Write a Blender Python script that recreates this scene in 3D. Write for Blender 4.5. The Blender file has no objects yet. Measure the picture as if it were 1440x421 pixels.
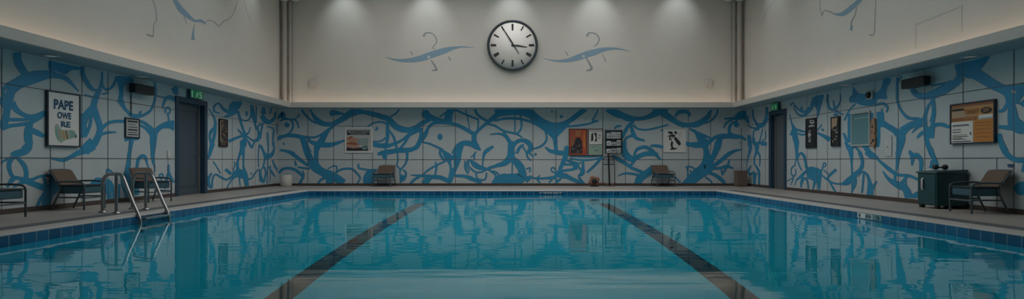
import bpy, bmesh, math, random
from mathutils import Vector, Matrix
from mathutils.geometry import tessellate_polygon

random.seed(7)
R = math.radians
scene = bpy.context.scene
C = scene.collection

# ------------------------------------------------------------------ camera
FPX, HORIZON, EYE = 800.0, 227.0, 0.85          # focal length in pixels, horizon row, eye height above the deck
cam_data = bpy.data.cameras.new('camera')
cam_data.sensor_width = 36.0
cam_data.lens = 36.0 * FPX / 1440.0
cam_data.shift_y = (HORIZON - 210.5) / 1440.0
cam_data.clip_end = 200
cam = bpy.data.objects.new('camera', cam_data)
cam.location = (0, 0, EYE)
cam.rotation_euler = (R(90), 0, 0)
C.objects.link(cam)
scene.camera = cam

# ------------------------------------------------------------------ world, exposure, big lights
world = bpy.data.worlds.new('world')
world.use_nodes = True
world.node_tree.nodes['Background'].inputs[0].default_value = (0.02, 0.025, 0.03, 1)
world.node_tree.nodes['Background'].inputs[1].default_value = 1.0
scene.world = world
scene.view_settings.view_transform = 'Standard'
scene.view_settings.look = 'None'
scene.view_settings.exposure = -0.14
scene.view_settings.gamma = 1.0
scene.view_settings.use_curve_mapping = False

HW, D = 8.1, 19.64           # half width of the hall, distance to the back wall
WT = 2.65                    # top of the painted wall = soffit height
CEIL = 7.0
POOL_X, POOL_Y0, POOL_Y1 = 5.85, -4.0, 16.3
WATER = -0.11
FRONT = -6.5

def area(name, loc, rot, sx, sy, power, col, spread=math.pi):
    l = bpy.data.lights.new(name, 'AREA')
    l.shape = 'RECTANGLE'; l.size = sx; l.size_y = sy
    l.energy = power; l.color = col; l.spread = spread
    o = bpy.data.objects.new(name, l); o.location = loc; o.rotation_euler = rot
    C.objects.link(o); return o
CEILING_W, COVE_W, SPOT_W = 400.0, 26.0, 36.0
area('ceiling_fill', (0, 13.6, CEIL - 0.06), (0, 0, 0), 10.5, 10.5, CEILING_W, (1.0, 0.975, 0.945), R(164))  # one broad unseen overhead fill, added to light hall and pool floor evenly
WARM = (1.0, 0.80, 0.60)
area('cove_lamp', (-HW + 0.34, 8.5, 2.74), (0, 0, 0), 0.03, 21.0, COVE_W, WARM)
area('cove_lamp', (HW - 0.34, 8.5, 2.74), (0, 0, 0), 0.03, 21.0, COVE_W, WARM)
area('cove_lamp', (0, D - 0.24, 2.74), (0, 0, 0), 15.5, 0.03, COVE_W * 0.75, WARM)
for o in C.objects:
    if o.name.startswith('cove_lamp'):
        o.rotation_euler = (R(180), 0, 0)
def spot(x, y, tx, ty, tz, power):
    l = bpy.data.lights.new('downlight_lamp', 'SPOT')
    l.energy = power; l.spot_size = R(76); l.spot_blend = 1.0; l.shadow_soft_size = 0.07
    l.color = (0.86, 0.97, 1.0)
    o = bpy.data.objects.new('downlight_lamp', l)
    o.location = (x, y, CEIL - 0.08)
    d = Vector((tx - x, ty - y, tz - (CEIL - 0.08)))
    o.rotation_euler = d.to_track_quat('-Z', 'Y').to_euler()
    C.objects.link(o)
for x in (-5.75, -2.9, 0.0, 2.9, 5.72):
    spot(x, D - 0.95, x, D, 5.75, SPOT_W)
for sx in (-1, 1):
    for y in (17.1, 14.35, 11.6, 8.9):
        spot(sx * (HW - 0.95), y, sx * HW, y, 5.75, SPOT_W * 0.8)

# ------------------------------------------------------------------ materials
def mat(name, col, rough=0.6, metal=0.0, spec=0.5, var=0.0, scale=8.0, bump=0.0, emit=None, estr=0.0):
    m = bpy.data.materials.new(name); m.use_nodes = True
    nt = m.node_tree; b = nt.nodes['Principled BSDF']
    b.inputs['Base Color'].default_value = (*col, 1)
    b.inputs['Roughness'].default_value = rough
    b.inputs['Metallic'].default_value = metal
    b.inputs['Specular IOR Level'].default_value = spec
    if var > 0 or bump > 0:
        tc = nt.nodes.new('ShaderNodeTexCoord')
        n = nt.nodes.new('ShaderNodeTexNoise'); n.inputs['Scale'].default_value = scale; n.inputs['Detail'].default_value = 6
        nt.links.new(tc.outputs['Object'], n.inputs['Vector'])
        if var > 0:
            r = nt.nodes.new('ShaderNodeMapRange')
            r.inputs['From Min'].default_value = 0.25; r.inputs['From Max'].default_value = 0.75
            r.inputs['To Min'].default_value = 1 - var; r.inputs['To Max'].default_value = 1 + var
            nt.links.new(n.outputs['Fac'], r.inputs['Value'])
            mx = nt.nodes.new('ShaderNodeVectorMath'); mx.operation = 'SCALE'
            mx.inputs[0].default_value = col
            nt.links.new(r.outputs['Result'], mx.inputs['Scale'])
            nt.links.new(mx.outputs['Vector'], b.inputs['Base Color'])
        if bump > 0:
            bp = nt.nodes.new('ShaderNodeBump'); bp.inputs['Strength'].default_value = bump; bp.inputs['Distance'].default_value = 0.01
            nt.links.new(n.outputs['Fac'], bp.inputs['Height'])
            nt.links.new(bp.outputs['Normal'], b.inputs['Normal'])
    if emit:
        b.inputs['Emission Color'].default_value = (*emit, 1)
        b.inputs['Emission Strength'].default_value = estr
    return m

def tile_mat(name, col, grout, size, line, rough=0.3, vertical=False, var=0.06, size_v=None):
    """Square tiles: grout lines every `size` metres, worked out from the object coordinates."""
    m = mat(name, col, rough)
    nt = m.node_tree; b = nt.nodes['Principled BSDF']
    tc = nt.nodes.new('ShaderNodeTexCoord'); sp = nt.nodes.new('ShaderNodeSeparateXYZ')
    nt.links.new(tc.outputs['Object'], sp.inputs[0])
    def mth(op, a, bb=None):
        n = nt.nodes.new('ShaderNodeMath'); n.operation = op
        for i, v in enumerate((a, bb)):
            if v is None: continue
            if isinstance(v, (int, float)): n.inputs[i].default_value = v
            else: nt.links.new(v, n.inputs[i])
        return n.outputs[0]
    if vertical:
        u = mth('ADD', sp.outputs[0], sp.outputs[1]); v = sp.outputs[2]
    else:
        u = sp.outputs[0]; v = sp.outputs[1]
    sv = size_v or size
    us, vs = mth('DIVIDE', u, size), mth('DIVIDE', v, sv)
    fu, fv = mth('FRACT', us), mth('FRACT', vs)
    g = mth('MAXIMUM', mth('LESS_THAN', fu, line / size), mth('LESS_THAN', fv, line / sv))
    cid = nt.nodes.new('ShaderNodeCombineXYZ')
    nt.links.new(mth('FLOOR', us), cid.inputs[0]); nt.links.new(mth('FLOOR', vs), cid.inputs[1])
    wn = nt.nodes.new('ShaderNodeTexWhiteNoise'); nt.links.new(cid.outputs[0], wn.inputs['Vector'])
    k = mth('ADD', mth('MULTIPLY', wn.outputs['Value'], 2 * var), 1 - var)
    sc = nt.nodes.new('ShaderNodeVectorMath'); sc.operation = 'SCALE'; sc.inputs[0].default_value = col
    nt.links.new(k, sc.inputs['Scale'])
    mx = nt.nodes.new('ShaderNodeMix'); mx.data_type = 'RGBA'
    nt.links.new(g, mx.inputs['Factor']); nt.links.new(sc.outputs[0], mx.inputs['A'])
    mx.inputs['B'].default_value = (*grout, 1)
    nt.links.new(mx.outputs['Result'], b.inputs['Base Color'])
    return m

M = {}
M['panel'] = mat('wall_panel', (0.575, 0.635, 0.655), 0.55, var=0.03, scale=3)
M['paint'] = mat('mural_blue', (0.035, 0.30, 0.52), 0.5, var=0.10, scale=2.2)
M['paint_edge'] = mat('mural_edge_blue', (0.035, 0.17, 0.29), 0.5)
M['paint_light'] = mat('mural_pale', (0.42, 0.58, 0.66), 0.5)
M['seam'] = mat('panel_seam', (0.11, 0.125, 0.15), 0.8)
M['plaster'] = mat('upper_plaster', (0.64, 0.60, 0.55), 0.8, var=0.02, scale=2)
M['art_blue'] = mat('upper_wall_blue_grey', (0.24, 0.36, 0.46), 0.8)
M['art_grey'] = mat('upper_wall_grey_line', (0.30, 0.31, 0.32), 0.8)
M['art_faint'] = mat('upper_wall_faint_line', (0.50, 0.475, 0.45), 0.8)
M['fascia'] = mat('fascia_cream', (0.58, 0.55, 0.51), 0.7)
M['soffit'] = mat('soffit_grey', (0.30, 0.42, 0.47), 0.7)
M['ceiling'] = mat('ceiling_white', (0.7, 0.7, 0.69), 0.9)
M['deck'] = tile_mat('deck_tile', (0.42, 0.385, 0.355), (0.37, 0.34, 0.315), 0.6, 0.008, 0.45, var=0.05)
M['coping'] = mat('coping_stone', (0.62, 0.59, 0.56), 0.4, var=0.05, scale=4)
M['drain'] = tile_mat('drain_grating', (0.17, 0.18, 0.19), (0.09, 0.095, 0.10), 0.05, 0.015, 0.5, var=0.12)
M['skirt'] = mat('skirting_brown', (0.085, 0.068, 0.06), 0.6)
M['band'] = tile_mat('pool_band_tile', (0.018, 0.115, 0.24), (0.20, 0.30, 0.38), 0.19, 0.010, 0.2, vertical=True, var=0.25, size_v=3.0)
M['pool'] = tile_mat('pool_shell_tile', (0.016, 0.74, 0.92), (0.016, 0.68, 0.86), 0.3, 0.01, 0.4, var=0.03)
M['lane'] = mat('lane_line_dark', (0.07, 0.035, 0.05), 0.5)
M['navy'] = mat('door_frame_navy', (0.03, 0.075, 0.125), 0.5)
M['doorleaf'] = mat('door_leaf_slate', (0.075, 0.105, 0.135), 0.5)
M['doorgrey'] = mat('door_leaf_grey', (0.13, 0.155, 0.175), 0.5)
M['jamb'] = mat('door_jamb_grey', (0.20, 0.20, 0.195), 0.5)
M['dark'] = mat('black_plastic', (0.018, 0.02, 0.023), 0.5)
M['darkgrey'] = mat('dark_grey', (0.05, 0.055, 0.06), 0.6)
M['frame_dark'] = mat('picture_frame_dark', (0.03, 0.05, 0.075), 0.4)
M['frame_brown'] = mat('picture_frame_brown', (0.14, 0.07, 0.05), 0.5)
M['white'] = mat('white_print', (0.82, 0.80, 0.77), 0.6)
M['paper'] = mat('paper_grey', (0.52, 0.53, 0.52), 0.7)
M['ink'] = mat('print_ink', (0.03, 0.035, 0.045), 0.7)
M['inkblue'] = mat('print_ink_blue', (0.03, 0.11, 0.20), 0.7)
M['orange'] = mat('print_orange', (0.62, 0.25, 0.05), 0.6)
M['orange2'] = mat('print_amber', (0.60, 0.31, 0.10), 0.6)
M['rust'] = mat('print_rust', (0.36, 0.13, 0.06), 0.6)
M['red'] = mat('print_red', (0.55, 0.09, 0.05), 0.6)
M['tan'] = mat('print_tan', (0.52, 0.36, 0.24), 0.6)
M['salmon'] = mat('print_salmon', (0.55, 0.30, 0.21), 0.6)
M['teal'] = mat('print_teal', (0.20, 0.36, 0.38), 0.6)
M['sage'] = mat('print_sage', (0.36, 0.50, 0.40), 0.6)
M['steel'] = mat('polished_steel', (0.40, 0.40, 0.40), 0.28, metal=1.0)
M['chairframe'] = mat('chair_frame_slate', (0.10, 0.13, 0.15), 0.4, metal=0.3)
M['sling'] = mat('chair_sling_brown', (0.155, 0.108, 0.08), 0.8, var=0.15, scale=60)
M['seat'] = mat('chair_seat_teal', (0.05, 0.135, 0.18), 0.7, var=0.08, scale=40)
M['seatdark'] = mat('chair_seat_top', (0.035, 0.045, 0.055), 0.7)
M['cabinet'] = mat('cabinet_teal', (0.018, 0.078, 0.092), 0.4)
M['cabinetlid'] = mat('cabinet_lid', (0.045, 0.10, 0.11), 0.35)
M['bucket'] = mat('bucket_white', (0.70, 0.68, 0.63), 0.6)
M['bin'] = mat('bin_brown', (0.21, 0.15, 0.125), 0.6)
M['clockrim'] = mat('clock_rim', (0.03, 0.042, 0.05), 0.35)
M['clockface'] = mat('clock_face', (0.92, 0.86, 0.81), 0.6)
M['pipe'] = mat('pipe_beige', (0.50, 0.46, 0.42), 0.5)
M['pipedark'] = mat('pipe_shadow_gap', (0.20, 0.18, 0.17), 0.6)
M['lampglass'] = mat('lamp_glass', (0.60, 0.62, 0.60), 0.15, spec=0.8)
M['exit'] = mat('exit_green', (0.02, 0.30, 0.12), 0.4, emit=(0.03, 0.5, 0.2), estr=0.05)
M['exitmark'] = mat('exit_mark', (0.5, 0.8, 0.6), 0.4, emit=(0.35, 0.9, 0.5), estr=0.10)
M['downlight'] = mat('downlight_lens', (0.6, 0.65, 0.65), 0.4, emit=(0.75, 0.9, 0.9), estr=0.10)
M['downring'] = mat('downlight_ring', (0.45, 0.48, 0.5), 0.4)
M['mirror'] = mat('mirror_teal', (0.16, 0.33, 0.36), 0.12, spec=0.9)
M['wood'] = mat('wood_tan', (0.42, 0.25, 0.15), 0.6, var=0.2, scale=20)
M['hose'] = mat('hose_orange_brown', (0.30, 0.14, 0.085), 0.6)
M['placard'] = mat('placard_blue', (0.04, 0.09, 0.22), 0.5)
M['switch'] = mat('switch_plate', (0.68, 0.66, 0.62), 0.5)

# water: a Fresnel blend of a mirror-like reflection and a tinted refraction, with ripples
def water_mat():
    m = bpy.data.materials.new('pool_water'); m.use_nodes = True
    nt = m.node_tree; nt.nodes.clear()
    out = nt.nodes.new('ShaderNodeOutputMaterial')
    gl = nt.nodes.new('ShaderNodeBsdfGlossy'); gl.inputs['Roughness'].default_value = 0.015
    gl.inputs['Color'].default_value = (0.92, 0.98, 1, 1)
    rf = nt.nodes.new('ShaderNodeBsdfRefraction'); rf.inputs['IOR'].default_value = 1.33; rf.inputs['Roughness'].default_value = 0.0
    rf.inputs['Color'].default_value = (0.60, 0.98, 1.0, 1)
    fr = nt.nodes.new('ShaderNodeFresnel'); fr.inputs['IOR'].default_value = 1.33
    mx = nt.nodes.new('ShaderNodeMixShader')
    tc = nt.nodes.new('ShaderNodeTexCoord')
    def noise(sx, sy, scale, detail, rot=0.0):
        mp = nt.nodes.new('ShaderNodeMapping'); mp.inputs['Scale'].default_value = (sx, sy, 1); mp.inputs['Rotation'].default_value = (0, 0, rot)
        n = nt.nodes.new('ShaderNodeTexNoise'); n.inputs['Scale'].default_value = scale; n.inputs['Detail'].default_value = detail
        n.inputs['Roughness'].default_value = 0.4
        nt.links.new(tc.outputs['Object'], mp.inputs['Vector']); nt.links.new(mp.outputs['Vector'], n.inputs['Vector'])
        return n.outputs['Fac']
    a = noise(0.28, 1.4, 1.3, 1.0, 0.05); b = noise(0.4, 2.4, 3.0, 1.0, -0.08)
    b1 = nt.nodes.new('ShaderNodeBump'); b1.inputs['Strength'].default_value = 1.0; b1.inputs['Distance'].default_value = WAVE_BIG
    b2 = nt.nodes.new('ShaderNodeBump'); b2.inputs['Strength'].default_value = 1.0; b2.inputs['Distance'].default_value = WAVE_SMALL
    nt.links.new(a, b1.inputs['Height']); nt.links.new(b, b2.inputs['Height']); nt.links.new(b1.outputs['Normal'], b2.inputs['Normal'])
    for n in (gl, rf, fr): nt.links.new(b2.outputs['Normal'], n.inputs['Normal'])
    nt.links.new(fr.outputs[0], mx.inputs[0]); nt.links.new(rf.outputs[0], mx.inputs[1]); nt.links.new(gl.outputs[0], mx.inputs[2])
    nt.links.new(mx.outputs[0], out.inputs['Surface'])
    return m
WAVE_BIG, WAVE_SMALL = 0.0042, 0.0013
M['water'] = water_mat()

# ------------------------------------------------------------------ mesh helpers
class MB:
    def __init__(s): s.v = []; s.f = []; s.m = []; s.mats = []; s.sm = []
    def mi(s, m):
        if m not in s.mats: s.mats.append(m)
        return s.mats.index(m)
    def add(s, vs, fs, m, smooth=False):
        k = len(s.v); s.v += [tuple(v) for v in vs]; i = s.mi(m)
        for f in fs: s.f.append([k + a for a in f]); s.m.append(i); s.sm.append(smooth)
        return s
    def box(s, lo, hi, m, rot=None, about=None):
        x0, y0, z0 = lo; x1, y1, z1 = hi
        vs = [Vector(p) for p in ((x0,y0,z0),(x1,y0,z0),(x1,y1,z0),(x0,y1,z0),(x0,y0,z1),(x1,y0,z1),(x1,y1,z1),(x0,y1,z1))]
        if rot is not None:
            c = Vector(about) if about else sum(vs, Vector()) / 8
            vs = [rot @ (v - c) + c for v in vs]
        return s.add(vs, [(0,3,2,1),(4,5,6,7),(0,1,5,4),(1,2,6,5),(2,3,7,6),(3,0,4,7)], m)
    def tube(s, pts, r, m, n=10, caps=True):
        pts = [Vector(p) for p in pts]
        rs = r if isinstance(r, (list, tuple)) else [r] * len(pts)
        vs, fs = [], []; up = None
        for i, p in enumerate(pts):
            a = pts[max(i-1, 0)]; b = pts[min(i+1, len(pts)-1)]
            t = (b - a).normalized()
            if up is None:
                up = Vector((0,0,1)) if abs(t.z) < 0.9 else Vector((1,0,0))
            up = (up - t * up.dot(t)).normalized(); sd = t.cross(up)
            for k in range(n):
                an = 2 * math.pi * k / n
                vs.append(p + (up * math.cos(an) + sd * math.sin(an)) * rs[i])
        for i in range(len(pts)-1):
            for k in range(n):
                a = i*n+k; b = i*n+(k+1) % n
                fs.append((a, b, b+n, a+n))
        s.add(vs, fs, m, True)
        if caps:
            s.add(vs[:n], [tuple(range(n))], m); s.add(vs[-n:], [tuple(range(n))][::-1], m)
        return s
    def lathe(s, prof, m, c=(0,0,0), n=24, axis='z'):
        vs, fs = [], []
        for (r, h) in prof:
            for k in range(n):
                a = 2*math.pi*k/n
                p = (r*math.cos(a), r*math.sin(a), h)
                if axis == 'y': p = (p[0], p[2], p[1])
                if axis == 'x': p = (p[2], p[0], p[1])
                vs.append((p[0]+c[0], p[1]+c[1], p[2]+c[2]))
        for i in range(len(prof)-1):
            for k in range(n):
                a = i*n+k; b = i*n+(k+1) % n
                fs.append((a, b, b+n, a+n))
        return s.add(vs, fs, m, True)
    def poly(s, pts3, m):
        tri = tessellate_polygon([[Vector(p) for p in pts3]])
        return s.add(pts3, [tuple(t) for t in tri], m)
    def prism(s, pts2, y0, y1, m):
        """outline in x,z pushed through y"""
        n = len(pts2)
        a = [(x, y0, z) for x, z in pts2]; b = [(x, y1, z) for x, z in pts2]
        tri = [tuple(t) for t in tessellate_polygon([[Vector(p) for p in a]])]
        s.add(a, tri, m); s.add(b, tri, m)
        return s.add(a + b, [(i, (i+1) % n, n+(i+1) % n, n+i) for i in range(n)], m)
    def build(s, name, parent=None, loc=(0,0,0), rotz=0.0, bevel=0.0, kind=None):
        me = bpy.data.meshes.new(name)
        me.from_pydata(s.v, [], s.f)
        for m in s.mats: me.materials.append(M[m])
        for i, p in enumerate(me.polygons):
            p.material_index = s.m[i]; p.use_smooth = s.sm[i]
        bm = bmesh.new(); bm.from_mesh(me)
        bmesh.ops.recalc_face_normals(bm, faces=bm.faces)
        bm.to_mesh(me); bm.free()
        me.update()
        o = bpy.data.objects.new(name, me); C.objects.link(o)
        o.location = loc; o.rotation_euler = (0, 0, rotz)
        if parent: o.parent = parent
        if bevel > 0:
            b = o.modifiers.new('bevel', 'BEVEL'); b.width = bevel; b.segments = 2; b.limit_method = 'ANGLE'
        if kind: o['kind'] = kind
        return o

def tag(o, label, cat, group=None):
    o['label'] = label; o['category'] = cat
    if group: o['group'] = group
    return o
def thing(name, label, cat, loc, rotz=0.0, group=None):
    o = bpy.data.objects.new(name, None); C.objects.link(o)
    o.empty_display_size = 0.1
    o.location = loc; o.rotation_euler = (0, 0, rotz)
    return tag(o, label, cat, group)

def spline(pts, step=4):
    """Catmull-Rom through tuples of any length"""
    if len(pts) < 3: 
        return [tuple(a + (b-a)*t/4 for a, b in zip(pts[0], pts[1])) for t in range(5)]
    out = []
    P = [tuple(2*a-b for a, b in zip(pts[0], pts[1]))] + list(pts) + [tuple(2*a-b for a, b in zip(pts[-1], pts[-2]))]
    for i in range(1, len(P)-2):
        p0, p1, p2, p3 = P[i-1], P[i], P[i+1], P[i+2]
        for k in range(step):
            t = k/step
            out.append(tuple(0.5*(2*b + (c-a)*t + (2*a-5*b+4*c-d)*t*t + (3*b-a-3*c+d)*t**3) for a, b, c, d in zip(p0, p1, p2, p3)))
    out.append(tuple(pts[-1]))
    return out

def on_wall(w, px, py, off=0.0):
    """A photo pixel -> the point of the named wall plane it shows (off: metres towards the room)."""
    if w == 'b':
        y = D - off
        return Vector(((px-720)*y/FPX, y, EYE + (HORIZON-py)*y/FPX))
    X = (HW - off) * (1 if w == 'r' else -1)
    y = X*FPX/(px-720)
    return Vector((X, y, EYE + (HORIZON-py)*y/FPX))

class Mural:
    """Paint on a wall: ribbons and blobs, each a hair further out than the last."""
    def __init__(s, mb, w, base, zlo, zhi):
        s.mb, s.w, s.off, s.zlo, s.zhi = mb, w, base, zlo, zhi
    def pt(s, x, y, off):
        p = on_wall(s.w, x, y, off)
        p.z = min(max(p.z, s.zlo), s.zhi)
        if s.w != 'b': p.y = min(p.y, D - 0.004)
        else: p.x = min(max(p.x, -HW + 0.004), HW - 0.004)
        return p
    def ribbon(s, crop, pts, m='paint', edge='paint_edge', ew=0.55):
        x0, y0, k = crop
        q = [(x0+x/k, y0+y/k, max(w/k, 0.5)) for x, y, w in spline([(float(a), float(b), float(c)) for a, b, c in pts])]
        for mm, extra, o in ((edge, ew, s.off), (m, 0.0, s.off + 0.0012)):
            if not mm: continue
            L, Rr = [], []
            for i, (x, y, w) in enumerate(q):
                a = q[max(i-1, 0)]; b = q[min(i+1, len(q)-1)]
                dx, dy = b[0]-a[0], b[1]-a[1]; l = math.hypot(dx, dy) or 1
                nx, ny = -dy/l*(w/2+extra*0.5), dx/l*(w/2+extra*0.5)
                L.append(s.pt(x+nx, y+ny, o)); Rr.append(s.pt(x-nx, y-ny, o))
            n = len(q)
            s.mb.add(L+Rr, [(i, i+1, n+i+1, n+i) for i in range(n-1)], mm)
        s.off += 0.00003
    def blob(s, crop, pts, m='paint', smooth=True):
        x0, y0, k = crop
        pts = [(float(a), float(b)) for a, b in pts]
        q = pts
        if smooth:
            q = []
            n = len(pts)
            for i in range(n):
                p0, p1, p2, p3 = pts[i-1], pts[i], pts[(i+1) % n], pts[(i+2) % n]
                for t in (0, 0.33, 0.67):
                    q.append(tuple(b + 0.35*(c-a)*t + (3*(c-b) - 0.7*(c-a) - 0.35*(d-b))*t*t + (2*(b-c) + 0.35*(c-a) + 0.35*(d-b))*t**3 for a, b, c, d in zip(p0, p1, p2, p3)))
        s.mb.poly([s.pt(x0+x/k, y0+y/k, s.off + 0.0012) for x, y in q], m)
        s.off += 0.00003
    def dot(s, crop, x, y, rx, ry=None, m='paint'):
        ry = ry or rx
        s.blob(crop, [(x+rx*math.cos(a*math.pi/8), y+ry*math.sin(a*math.pi/8)) for a in range(16)], m, False)

# ------------------------------------------------------------------ the shell
LEFT_DOOR, RIGHT_DOOR = (13.67, 15.09, 2.43), (16.77, 17.90, 2.41)     # y from, y to, top

def lower_side(name, sx, door, seams_px, extra_seams, strokes, crop_seams=None):
    mb = MB(); X0, X1 = sx*HW, sx*(HW+0.25)
    lo, hi = min(X0, X1), max(X0, X1)
    y0, y1, zt = door
    mb.box((lo, FRONT, 0), (hi, y0, WT), 'panel'); mb.box((lo, y1, 0), (hi, D+0.25, WT), 'panel'); mb.box((lo, y0, zt), (hi, y1, WT), 'panel')
    w = 'r' if sx > 0 else 'l'
    mu = Mural(mb, w, 0.0015, 0.03, WT - 0.002)
    strokes(mu)
    X = sx*(HW-0.0065)
    def strip(ya, yb, za, zb): mb.add([(X, ya, za), (X, yb, za), (X, yb, zb), (X, ya, zb)], [(0,1,2,3)], 'seam')
    def hstrip(z, h=0.007):
        for a, b in ((FRONT, y0), (y1, D)): strip(a, b, z-h, z+h)
    hstrip(0.905); hstrip(2.09, 0.006)
    for px in seams_px:
        y = HW*FPX/abs(px-720); strip(y-0.0065, y+0.0065, 0, WT)
    for px, za, zb in extra_seams:
        y = HW*FPX/abs(px-720); strip(y-0.006, y+0.006, za, zb)
    y = 8.0
    while y > FRONT: strip(y-0.0065, y+0.0065, 0, WT); y -= 0.95
    return mb.build(name, kind='structure')

# crops of the photograph the strokes were read from: left edge, top edge, magnification
L1=(0,65,5.54); L2=(0,135,5.54); L3=(0,205,5.54); L4=(120,85,5.54); L5=(120,155,5.54); L6=(120,215,5.54); L7=(285,135,6.02); L8=(285,200,6.02)
R1=(1310,65,5.54); R2=(1310,135,5.54); R3=(1310,205,5.54); R4=(1200,95,5.54); R5=(1200,160,5.54); R6=(1190,215,5.54); R7=(1100,130,6.02); R8=(1100,200,6.02); R9=(1030,140,6.475); R10=(1030,200,6.01)
B1=(385,140,5.6125); B1b=(385,200,5.6125); B2=(535,145,5.6125); B2b=(535,200,5.6125); B3=(685,145,5.6125); B3b=(685,200,5.6125); B4=(835,145,5.6125); B4b=(835,200,5.6125); B5=(975,140,6.02); B5b=(975,200,5.26)
BC=(385,145,8.1); BE=(640,205,7.02); BF=(770,205,7.02); BG=(515,180,7.02)

def T(txt):
    """'x,y,w x,y,w ; x,y,w ...' -> a list of strokes"""
    return [[tuple(float(v) for v in p.split(',')) for p in st.split()] for st in txt.strip().split(';') if st.strip()]
def draw(mu, crop, ribbons='', blobs=''):
    for p in T(blobs): mu.blob(crop, p)
    for p in T(ribbons): mu.ribbon(crop, p)

def left_strokes(mu):
    draw(mu, L1, '130,48,60 140,120,62 185,200,56 235,255,60; 60,421,60 92,345,72 150,285,92 230,252,100 310,232,84 390,220,60 450,230,42 505,248,34 555,288,26 614,354,7; 60,421,40 28,385,24 28,340,26 60,305,34 120,275,44; 640,158,36 645,220,36 690,300,30 728,340,24',
         '380,112 500,138 628,166 605,186 560,186 512,222 440,196 382,184')
    draw(mu, L2, '78,-10,74 60,80,56 50,150,52 34,205,62 0,250,70; -5,20,70 24,50,50 45,90,40; 92,55,60 128,108,42 190,150,32 260,158,28 350,122,20; 60,185,26 130,186,26 200,184,22 280,162,24 350,134,22; 15,250,44 80,234,28 150,225,26 225,212,30 300,178,26 350,145,16; 248,195,30 222,260,60 220,330,64 225,380,58 186,425,58; 240,265,36 290,288,42 345,315,26; 640,432,60 690,385,66 725,352,66',
         '610,145 655,138 690,100 722,60 722,125 692,150 670,205 682,260 672,318 608,320')
    draw(mu, L3, '225,0,66 200,40,56 130,65,54 95,85,58; 95,90,38 70,150,34 85,220,30 110,250,26; 135,95,22 185,150,34 205,210,34 198,275,40; 14,140,10 20,125,14 65,105,16; 55,325,16 90,272,36 125,252,26 170,262,30 210,280,38 270,302,42 330,325,46 385,335,50; 105,322,14 160,295,26 210,275,30 260,262,22 310,240,18 370,235,16 440,246,12; 335,243,14 352,280,22 350,325,32; 400,320,80 372,400,72 350,480,60; 376,335,34 310,430,26 280,500,20; 400,100,14 440,106,22 490,112,30 540,95,30 600,62,38 690,25,60 728,-2,70',
         '380,262 420,250 452,270 470,330 430,380 380,360')
    draw(mu, L4, '130,88,12 130,150,16 114,220,30 82,290,46 66,350,46 58,425,54; -10,140,26 30,205,28 70,232,22 100,232,14; 132,180,12 150,222,18 185,224,18 220,190,20 242,140,20; 125,262,8 150,260,14 185,248,8; -5,425,34 30,390,38 72,350,32; -10,266,8 50,285,14; 268,300,50 310,380,24 355,420,18; 345,418,12 430,430,16 500,400,18 535,330,18 548,250,18 540,172,14; 552,275,7 610,290,10 655,292,26 700,302,40; 700,298,26 640,288,24 608,340,18 605,378,9; 652,420,8 662,390,12 645,366,14 626,380,14 622,410,10',
         '235,122 372,140 372,192 302,192 296,300 276,325 254,310 264,250 252,180; 668,222 694,205 722,205 722,265 690,265')
    draw(mu, L5, '66,-10,54 95,70,46 114,130,46 105,190,46 70,260,54 0,325,60; -5,110,30 15,50,32 52,-5,32; 44,15,24 40,100,24 20,170,18 0,210,16; 108,168,28 170,106,24 240,88,22 308,90,22; 108,196,22 170,176,20 242,173,9; 315,-5,18 355,40,22 400,52,22 450,42,20 500,10,18; 408,48,14 428,20,14 436,5,7; 400,78,16 460,100,22 510,140,26 530,165,36; 412,110,12 470,142,20 518,195,26; 540,150,54 530,230,52 528,300,38 525,370,24 530,421,14; 548,165,42 590,130,38 640,115,52 690,120,60; 652,105,18 648,60,10 640,20,14; 362,225,36 350,300,28 342,370,24 340,425,26',
         '303,60 318,60 320,204 414,204 414,232 330,240 305,236; 640,95 690,80 690,160 668,150 650,128')
    draw(mu, L6, '345,-5,28 335,80,30 325,150,38 322,200,60; 402,115,20 415,50,26 450,25,26 472,45,22 482,90,10 502,132,8; 525,0,34 528,60,16 540,110,10 540,150,7; 165,160,12 172,130,12 205,150,14 217,168,8; 180,270,56 185,330,38 190,395,26; 214,250,14 220,330,14 215,375,8; 265,245,16 265,355,14; 302,170,60 322,250,82 330,355,30; 648,92,12 650,150,18 670,200,20 692,232,14; 642,160,8 628,220,20 620,285,12; 580,195,10 580,172,12 598,166,10 606,182,10 588,212,12; 345,200,40 380,240,60 400,330,44',
         '38,240 80,196 130,196 200,215 226,270 200,278 130,270 58,252')
    draw(mu, L7, '52,108,7 98,185,16 106,260,22 72,300,24 60,350,16 75,415,20; 108,265,18 100,330,26 82,400,26; 146,150,9 100,132,14 98,88,16 135,64,14 165,100,22 210,132,32 260,120,50 292,80,60 330,55,22; 183,178,16 240,158,28 290,120,50; 300,130,20 320,210,18 345,290,18 360,330,22; 308,155,10 330,200,10 370,211,11 400,190,12 412,150,14; 372,130,14 372,168,22; 415,75,22 425,150,34 440,220,18 452,285,7; 405,265,6 390,310,10 360,330,18 290,355,20 220,386,24; 295,283,9 340,330,16 380,380,12 402,425,10; 360,335,22 350,425,42; 318,395,16 355,375,30; 370,340,12 430,380,14 475,368,30; 492,238,12 465,262,14 475,330,18 458,388,22; 508,232,16 495,300,14 484,368,18; 455,85,7 455,225,6; 500,165,36 530,210,42 570,220,30 610,182,18 613,138,9; 515,95,20 515,155,42; 586,88,9 570,152,12; 545,258,8 600,280,10 598,330,12 592,425,8; 548,310,14 556,425,12; 640,128,14 645,200,16 630,280,10 640,335,9',
         '225,78 262,45 312,55 302,110 270,152 226,136')
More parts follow.
